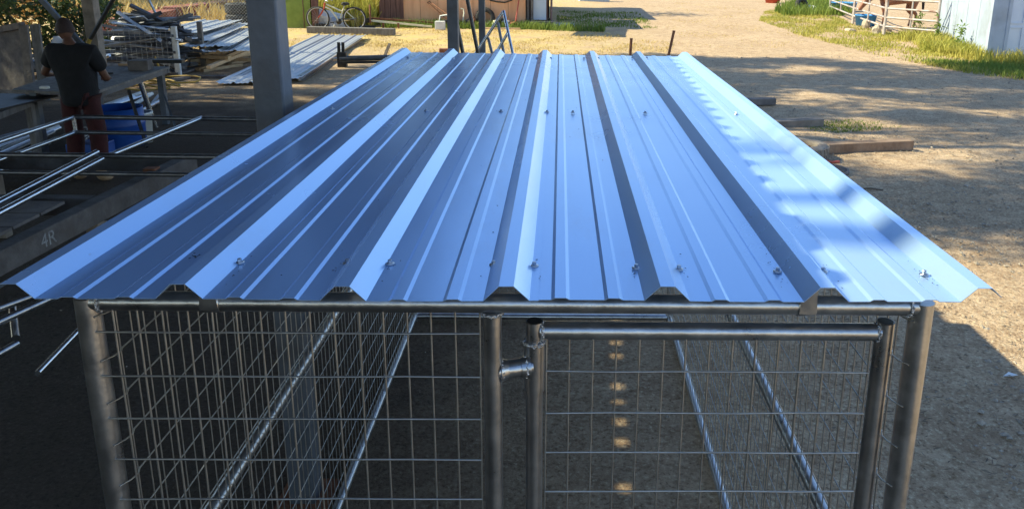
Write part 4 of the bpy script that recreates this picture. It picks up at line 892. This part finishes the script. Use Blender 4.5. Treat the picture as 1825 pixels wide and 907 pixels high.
# chain-link panel behind the rack
cl = thing('chain_link_panel', 'chain-link fence panel standing behind the scrap rack', 'fence panel', (-9.6, 17.5, 0))
cy_ = 17.4; cxa, cxb = atY(150, 20, cy_).x, atY(470, 20, cy_).x
MB().tube((cxa, cy_, 0), (cxa, cy_, 2.2), .03, 8).build('post', M['tube'], cl); MB().tube((cxb, cy_, 0), (cxb, cy_, 2.2), .03, 8).build('post', M['tube'], cl)
MB().tube(atY(258, -14, cy_), atY(284, 44, cy_)+V((.25, 0, -.55)), .03, 8).build('brace', M['tube'], cl); MB().tube((cxa, cy_, 2.2), (cxb, cy_, 2.2), .025, 8).build('top_rail', M['tube'], cl)
b = MB(); H = 2.1; st_ = .075; n = int((cxb-cxa+H)/st_)
for i in range(n):
    x0 = cxa-H+i*st_
    for s in (0, 1):
        xa, xb = (x0, x0+H) if s == 0 else (x0+H, x0)
        za, zb = 0.05, H+.05
        def clip(xa, xb, za, zb):
            pts = []
            for t in np.linspace(0, 1, 2): pts.append((xa+(xb-xa)*t, za+(zb-za)*t))
            (xa, za), (xb, zb) = pts
            if xa > xb: (xa, za), (xb, zb) = (xb, zb), (xa, za)
            if xa < cxa: za += (zb-za)*(cxa-xa)/(xb-xa); xa = cxa
            if xb > cxb: zb = za+(zb-za)*(cxb-xa)/(xb-xa); xb = cxb
            return (xa, za), (xb, zb)
        if max(xa, xb) <= cxa or min(xa, xb) >= cxb: continue
        (xa, za), (xb, zb) = clip(xa, xb, za, zb); b.tube((xa, cy_+.004*s, za), (xb, cy_+.004*s, zb), .0022, 3, False)
tag(b.build('wire_mesh', M['galvwire'], cl), kind='stuff')
# dead sapling
ds = thing('dead_sapling', 'bare brown dead sapling in the dry field', 'sapling', atY(213, 58, 21)); p = atY(213, 60, 21)
MB().path([p, atY(210, 40, 21), atY(214, 28, 21), atY(213, 16, 21)], [.07, .06, .05, .035], 8).path([atY(213, 18, 21), atY(219, 12, 21)], [.03, .015], 6).path([atY(213, 18, 21), atY(204, 10, 21)], [.03, .01], 6).path([atY(211, 36, 21), atY(200, 30, 21)], [.02, .01], 6).build('trunk', M['rust'], ds)
# rusty red corrugated bed
def ribbed_bin(a, b, h, d, label):
    a, b = V(a), V(b); u = (b-a); L = u.length; u.normalize(); nn = V((-u.y, u.x, 0)); t = thing('raised_bed', label, 'raised bed', a, 'rust-red corrugated raised beds')
    k = MB(); n = int(L/.055); vs = []
    for i in range(n+1):
        p = a+u*(L*i/n)+nn*(.014 if i % 2 else -.014); vs += [p, p+V((0, 0, h))]
    k.add(vs, [(2*i, 2*i+2, 2*i+3, 2*i+1) for i in range(n)]); k.build('ribbed_side', M['rustred'], t, solid=.003)
    k = MB(); k.add([a+V((0,0,h)), a+u*L+V((0,0,h)), a+u*L+nn*d+V((0,0,h)), a+nn*d+V((0,0,h))], [(0,1,2,3)]); k.build('cap_sheet', M['rustred'], t, solid=.02)
    k = MB(); vs = []
    for i in range(15):
        p = a+nn*(d*i/14)+u*(.014 if i % 2 else -.014); vs += [p, p+V((0, 0, h))]
    k.add(vs, [(2*i, 2*i+2, 2*i+3, 2*i+1) for i in range(14)]); k.build('ribbed_end', M['rustred'], t, solid=.003)
    for i in (0, 1): p = a+u*(L*i); MB().box(p+V((0, 0, h/2)), (.08, .08, h+.04)).build('corner_post', M['brown'], t)
ra, rb_ = V((-13.0, 22.6, 0)), V((-12.4, 31, 0)); rm_ = ra.lerp(rb_, .38)
ra, rm_, rb_ = at(222, 60), at(318, 36), at(440, 18)
ribbed_bin(ra, rm_-(rm_-ra).normalized()*.1, .36, .7, 'nearer rust-red corrugated raised bed behind the scrap rack')
ribbed_bin(rm_, rb_, .42, .7, 'farther rust-red corrugated raised bed toward the tyres')
# ------------------------------------------------------------------ roofing sheets
def rsheet(label, a, b, w_, m='oldroof', group=None, nrib=3, name='roofing_sheet', sag=0):
    a, b = V(a), V(b); u = (b-a); L = u.length; u.normalize(); sdv = u.cross(V((0,0,1))).normalized(); up = sdv.cross(u)
    prof = []; p_ = w_/nrib
    for i in range(nrib):
        s0 = -w_/2+p_*i; prof += [(s0, .03), (s0+.03, .03), (s0+.06, 0), (s0+p_*.36, 0), (s0+p_*.40, .008), (s0+p_*.46, .008), (s0+p_*.5, 0), (s0+p_*.66, 0), (s0+p_*.7, .008), (s0+p_*.76, .008), (s0+p_*.8, 0), (s0+p_-.03, 0)]
    prof += [(w_/2, .03), (w_/2+.03, .03)]
    k = MB(); n = len(prof); ny = 8; vs = []
    for j in range(ny+1):
        t = j/ny
        for s_, h in prof: vs.append(a+u*(L*t)+sdv*s_+up*(h-sag*math.sin(math.pi*t)+.006*math.sin(5*t+s_*6)))
    k.add(vs, [(j*n+i, j*n+i+1, (j+1)*n+i+1, (j+1)*n+i) for j in range(ny) for i in range(n-1)])
    return tag(k.build(name, M[m], solid=.0015), label, 'roofing sheet', group)
RG = 'roofing sheets piled on the lumber'
for (a, za), (b, zb), lab in ((((300, 62), .62), ((392, 38), .55), 'pale ribbed roofing sheet, leftmost on the lumber pile'), (((334, 74), .58), ((416, 42), .52), 'pale ribbed roofing sheet, second from the rack on the lumber pile'), (((368, 84), .52), ((436, 50), .46), 'pale ribbed roofing sheet, third from the rack on the lumber pile'), (((402, 92), .45), ((454, 60), .42), 'pale ribbed roofing sheet nearest the grey post on the lumber pile'), (((318, 60), .66), ((398, 37), .62), 'upper pale ribbed sheet lying askew on the pile')):
    rsheet(lab, at(*a, za), at(*b, zb), .95, group=RG)
rsheet('long grey ribbed roofing sheet on the ground, left of two', at(430, 149, .06), at(596, 63, .06), .92, group='roofing sheets on the ground')
rsheet('long grey ribbed roofing sheet on the ground, right of two', at(490, 141, .10), at(622, 64, .10), .92, group='roofing sheets on the ground')
o = MB(); a, b = at(532, 140, .06), at(640, 72, .06); o.beam(a, b, .02, .1).beam(a+V((.05,0,.045)), b+V((.05,0,.045)), .1, .015).beam(a+V((.05,0,-.045)), b+V((.05,0,-.045)), .1, .015)
tag(o.build('steel_purlin', M['tube']), 'long steel channel beside the roofing sheets on the ground', 'channel')
# lumber
LG = 'lumber scattered under the roofing sheets'
for k, (a, b, w_, z) in enumerate((((332, 108), (376, 100), .12, .20), ((345, 100), (392, 96), .14, .30), ((336, 122), (420, 104), .1, .05), ((352, 128), (440, 108), .09, .02), ((372, 124), (452, 92), .08, .18), ((340, 116), (400, 112), .14, .1), ((386, 110), (462, 111), .07, .12), ((360, 130), (430, 120), .12, 0), ((400, 106), (455, 82), .09, .25), ((420, 104), (466, 96), .1, .1), ((338, 112), (372, 110), .2, .15), ((410, 118), (462, 106), .08, .03), ((350, 104), (410, 108), .1, .24))):
    p, q = at(*a, z), at(*b, z); o = MB().beam((p.x, p.y, z+.04), (q.x, q.y, z+.05), w_, .07).build('lumber', M['lumber'], bevel=.004); tag(o, ORD[(8, 11, 4, 2, 3, 6, 10, 1, 9, 12, 7, 5, 13)[k]]+' nearest brown lumber length in the heap under the roofing sheets', 'lumber', LG)
for k, (a, b) in enumerate((((310, 139), (500, 140)), ((302, 146), (345, 138)))):
    p, q = at(*a), at(*b); board('plank', ('long dark plank on the dirt before the lumber heap', 'short grey board at the foot of the scrap rack')[k], (p.x, p.y, 0), (q.x, q.y, 0), .12, .05, 'darkboard', 'plank')
# black jack and axle
jk = thing('trailer_jack', 'black steel bracket and axle tube behind the grey post', 'trailer jack', (-4.7, 15.8, 0))
for x in (603.5, 611): MB().beam(atY(x, 76, 15.6), atY(x+1, 112, 15.6)+V((0, 0, -.08)), .035, .06, (1, 0, 0)).build('upright', M['blacksteel'], jk)
MB().box(atY(610, 108, 15.62), (.2, .12, .36)).build('bracket', M['blacksteel'], jk, bevel=.01)
MB().tube(atY(606, 105, 15.6), atY(742, 102, 15.6), .06, 12).build('axle', M['steelpost'], jk); MB().beam(atY(606, 112, 15.5), atY(740, 110, 15.5), .06, .05).build('bar', M['blacksteel'], jk); MB().tube(atY(592, 106, 15.6), atY(606, 105, 15.6), .03, 8).build('pin', M['tube'], jk)
p = at(684, 104); tag(MB().beam(p, p+V((.14, .1, .34)), .1, .05, (1,0,0)).build('wood_stake', M['wood']), 'leaning wooden wedge beside the axle tube', 'wedge')
p = at(795, 97); tag(MB().box(p+V((.0, 0, .07)), (.34, .2, .14), rz(.2)).build('scrap_block', M['rust'], bevel=.01), 'rusty block on the ground left of the far post', 'block')
# ================================================================== the worker and the horse
def skin(name, vs, es, rs, m, parent, sub=2, root=0):
    off = parent.location
    me = bpy.data.meshes.new(name); me.from_pydata([tuple(V(v)-off) for v in vs], es, []); o = bpy.data.objects.new(name, me); C.objects.link(o); o.parent = parent
    sk = o.modifiers.new('skin', 'SKIN'); me.skin_vertices  # layer is made by the modifier
    if not me.skin_vertices:
        bpy.context.view_layer.objects.active = o; bpy.ops.mesh.customdata_skin_add()
    for i, r in enumerate(rs): me.skin_vertices[0].data[i].radius = r if isinstance(r, tuple) else (r, r)
    for i in range(len(vs)): me.skin_vertices[0].data[i].use_root = (i == root)
    sk.use_smooth_shade = True
    sb_ = o.modifiers.new('sub', 'SUBSURF'); sb_.levels = sub; sb_.render_levels = sub
    me.materials.append(M[m]); return o
W = V((-4.96, 6.72, 0))
wk = thing('person', 'worker seen from behind in black shirt and dark red trousers', 'person', W)
def w_(x, y, z): return W+V((x, y, z))
pel, ch1, ch2, nk, hdc = w_(.03, 0, .95), w_(.02, .01, 1.15), w_(0, .03, 1.36), w_(-.04, .05, 1.49), w_(-.09, .1, 1.62)
LH, RH, LK, RK, LA, RA = w_(-.09, 0, .9), w_(.13, 0, .9), w_(-.11, .05, .5), w_(.15, .03, .5), w_(-.12, .0, .09), w_(.16, -.04, .09)
LS, RS, LE, RE, LHd, RHd = w_(-.20, .04, 1.40), w_(.19, .03, 1.39), w_(-.36, .08, 1.16), w_(.24, .16, 1.10), w_(-.42, .32, 1.12), w_(.10, .38, 1.08)
vs_ = [pel, ch1, ch2, nk, w_(-.06, .07, 1.55), LH, LK, LA, w_(-.12, .16, .05), RH, RK, RA, w_(.17, .12, .05), LS, LE, LHd, RS, RE, RHd]
es_ = [(0,1),(1,2),(2,3),(3,4),(0,5),(5,6),(6,7),(7,8),(0,9),(9,10),(10,11),(11,12),(2,13),(13,14),(14,15),(2,16),(16,17),(17,18)]
body = skin('body', vs_, es_, [(.11,.08),(.11,.08),(.11,.075),.055,.06,.06,.05,.04,.03,.06,.05,.04,.03,.045,.042,.03,.045,.042,.03], 'skin', wk)
skin('shirt', [w_(.03,0,.82), w_(.03,0,.90), ch1, ch2, w_(-.03,.05,1.46), LS, LS.lerp(LE,.7), RS, RS.lerp(RE,.7)], [(0,1),(1,2),(2,3),(3,4),(3,5),(5,6),(3,7),(7,8)], [(.19,.15),(.20,.155),(.205,.16),(.215,.155),(.10,.085),.105,.078,.105,.078], 'blackcloth', wk)
skin('trousers', [pel, LH, LK, LA+V((0,0,.03)), RH, RK, RA+V((0,0,.03))], [(0,1),(1,2),(2,3),(0,4),(4,5),(5,6)], [(.125,.10),.10,.092,.082,.10,.092,.082], 'redcloth', wk)
for A, s in ((LA, -.01), (RA, .01)):
    skin('boot', [A+V((0,0,.08)), A+V((0,0,-.03)), A+V((s*2,.16,-.05))], [(0,1),(1,2)], [.065,.06,.05], 'leather', wk)
# head: skull with brow, nose, jaw and ears, turned left and down
b = bmesh.new(); bmesh.ops.create_uvsphere(b, u_segments=28, v_segments=20, radius=1)
for v in b.verts:
    x, y, z = v.co; jaw = max(0, -z); v.co = V((x*(.078-.02*jaw), y*.098+.012*jaw, z*.118))
    if y > .8 and abs(x) < .2 and -.35 < z < .15: v.co.y += .022*(1-abs(x)/.2)
    if y > .7 and .1 < abs(x) < .45 and 0 < z < .2: v.co.y -= .008
    if y > .75 and abs(x) < .35 and -.62 < z < -.5: v.co.y += .006
hm = bpy.data.meshes.new('head'); 
for s in (-1, 1):
    g_ = bmesh.ops.create_icosphere(b, subdivisions=2, radius=1)['verts']
    for v in g_: v.co = V((s*.08+v.co.x*.012, -.005+v.co.y*.02, .0+v.co.z*.032))
b.to_mesh(hm); b.free(); hm.materials.append(M['skin'])
for f in hm.polygons: f.use_smooth = True
hr_ = Matrix.Rotation(.7, 4, 'Z') @ Matrix.Rotation(-.3, 4, 'X')
ho = bpy.data.objects.new('head', hm); C.objects.link(ho); ho.parent = wk; ho.location = hdc-W; ho.rotation_euler = hr_.to_euler()
b = bmesh.new(); bmesh.ops.create_uvsphere(b, u_segments=28, v_segments=20, radius=1)
for v in b.verts:
    x, y, z = v.co; v.co = V((x*.084, y*.104-.006, z*.124+.004))
bmesh.ops.delete(b, geom=[v for v in b.verts if (v.co.y > .03 and v.co.z < .055) or v.co.z < -.065], context='VERTS')
hm2 = bpy.data.meshes.new('hair'); b.to_mesh(hm2); b.free(); hm2.materials.append(M['hair'])
for f in hm2.polygons: f.use_smooth = True
h2 = bpy.data.objects.new('hair', hm2); C.objects.link(h2); h2.parent = wk; h2.location = hdc-W; h2.rotation_euler = hr_.to_euler()
for H_, E_ in ((LHd, LE), (RHd, RE)):
    d = (H_-E_).normalized(); sdv = d.cross(V((0,0,1))).normalized(); up = sdv.cross(d); pts = [H_, H_+d*.05, H_+d*.09]; ed = [(0,1),(1,2)]; rr = [.026, (.036,.018), (.038,.016)]
    for i in range(4):
        o_ = sdv*(-.03+.02*i); k = len(pts); L_ = (.032, .038, .036, .028)[i]
        pts += [H_+d*.10+o_, H_+d*(.10+L_)+o_-up*.012, H_+d*(.10+L_*1.5)+o_-up*.04]; ed += [(2, k), (k, k+1), (k+1, k+2)]; rr += [.009, .0085, .0075]
    k = len(pts); pts += [H_+d*.03+sdv*.04, H_+d*.07+sdv*.06-up*.02]; ed += [(1, k), (k, k+1)]; rr += [.011, .009]
    skin('hand', pts, ed, rr, 'skin', wk, 1)
# horse behind the livestock panels
HY = 28.2; hx = atY(1598, 30, HY).x; Hs = V((hx, HY, 0))
hs_ = thing('horse', 'bay horse standing behind the livestock panels', 'horse', Hs)
def h_(x, y, z): return Hs+V((x, y, z))
vs_ = [h_(.5,0,1.2), h_(.1,0,1.13), h_(-.35,0,1.16), h_(-.62,0,1.22), h_(-.95,-.02,1.22), h_(-1.22,-.05,1.02), h_(-1.33,-.06,.86), h_(-1.5,-.06,.62),
       h_(-.5,-.14,.85), h_(-.52,-.14,.5), h_(-.52,-.14,.12), h_(-.56,-.14,.04), h_(-.5,.14,.85), h_(-.42,.14,.5), h_(-.44,.14,.12), h_(-.48,.14,.04),
       h_(.55,-.15,.92), h_(.5,-.15,.66), h_(.68,-.15,.5), h_(.64,-.15,.12), h_(.6,-.15,.04), h_(.55,.15,.92), h_(.46,.15,.66), h_(.62,.15,.5), h_(.58,.15,.12), h_(.54,.15,.04), h_(.72,0,1.18)]
es_ = [(0,1),(1,2),(2,3),(3,4),(4,5),(5,6),(6,7),(2,8),(8,9),(9,10),(10,11),(2,12),(12,13),(13,14),(14,15),(0,16),(16,17),(17,18),(18,19),(19,20),(0,21),(21,22),(22,23),(23,24),(24,25),(0,26)]
rr = [(.27,.29),(.27,.30),(.25,.30),(.19,.24),(.13,.18),(.10,.14),(.09,.11),(.05,.065),.12,.07,.04,.06,.12,.07,.04,.06,.17,.10,.06,.04,.06,.17,.10,.06,.04,.06,.14]
skin('body', vs_, es_, rr, 'horse', hs_, 2, 1)
skin('tail', [h_(.82,0,1.3), h_(.95,0,1.1), h_(.98,0,.6)], [(0,1),(1,2)], [.05,.07,.04], 'mane', hs_, 1)
MB().path([h_(-.55,0,1.5), h_(-.85,-.02,1.44), h_(-1.15,-.05,1.2)], [.05,.06,.04], 6).build('mane', M['mane'], hs_)
for s in (-.05, .05): MB().path([h_(-1.24, -.05+s, 1.0), h_(-1.24, -.05+s*1.6, 1.12)], [.03, .008], 6).build('ear', M['horse'], hs_)
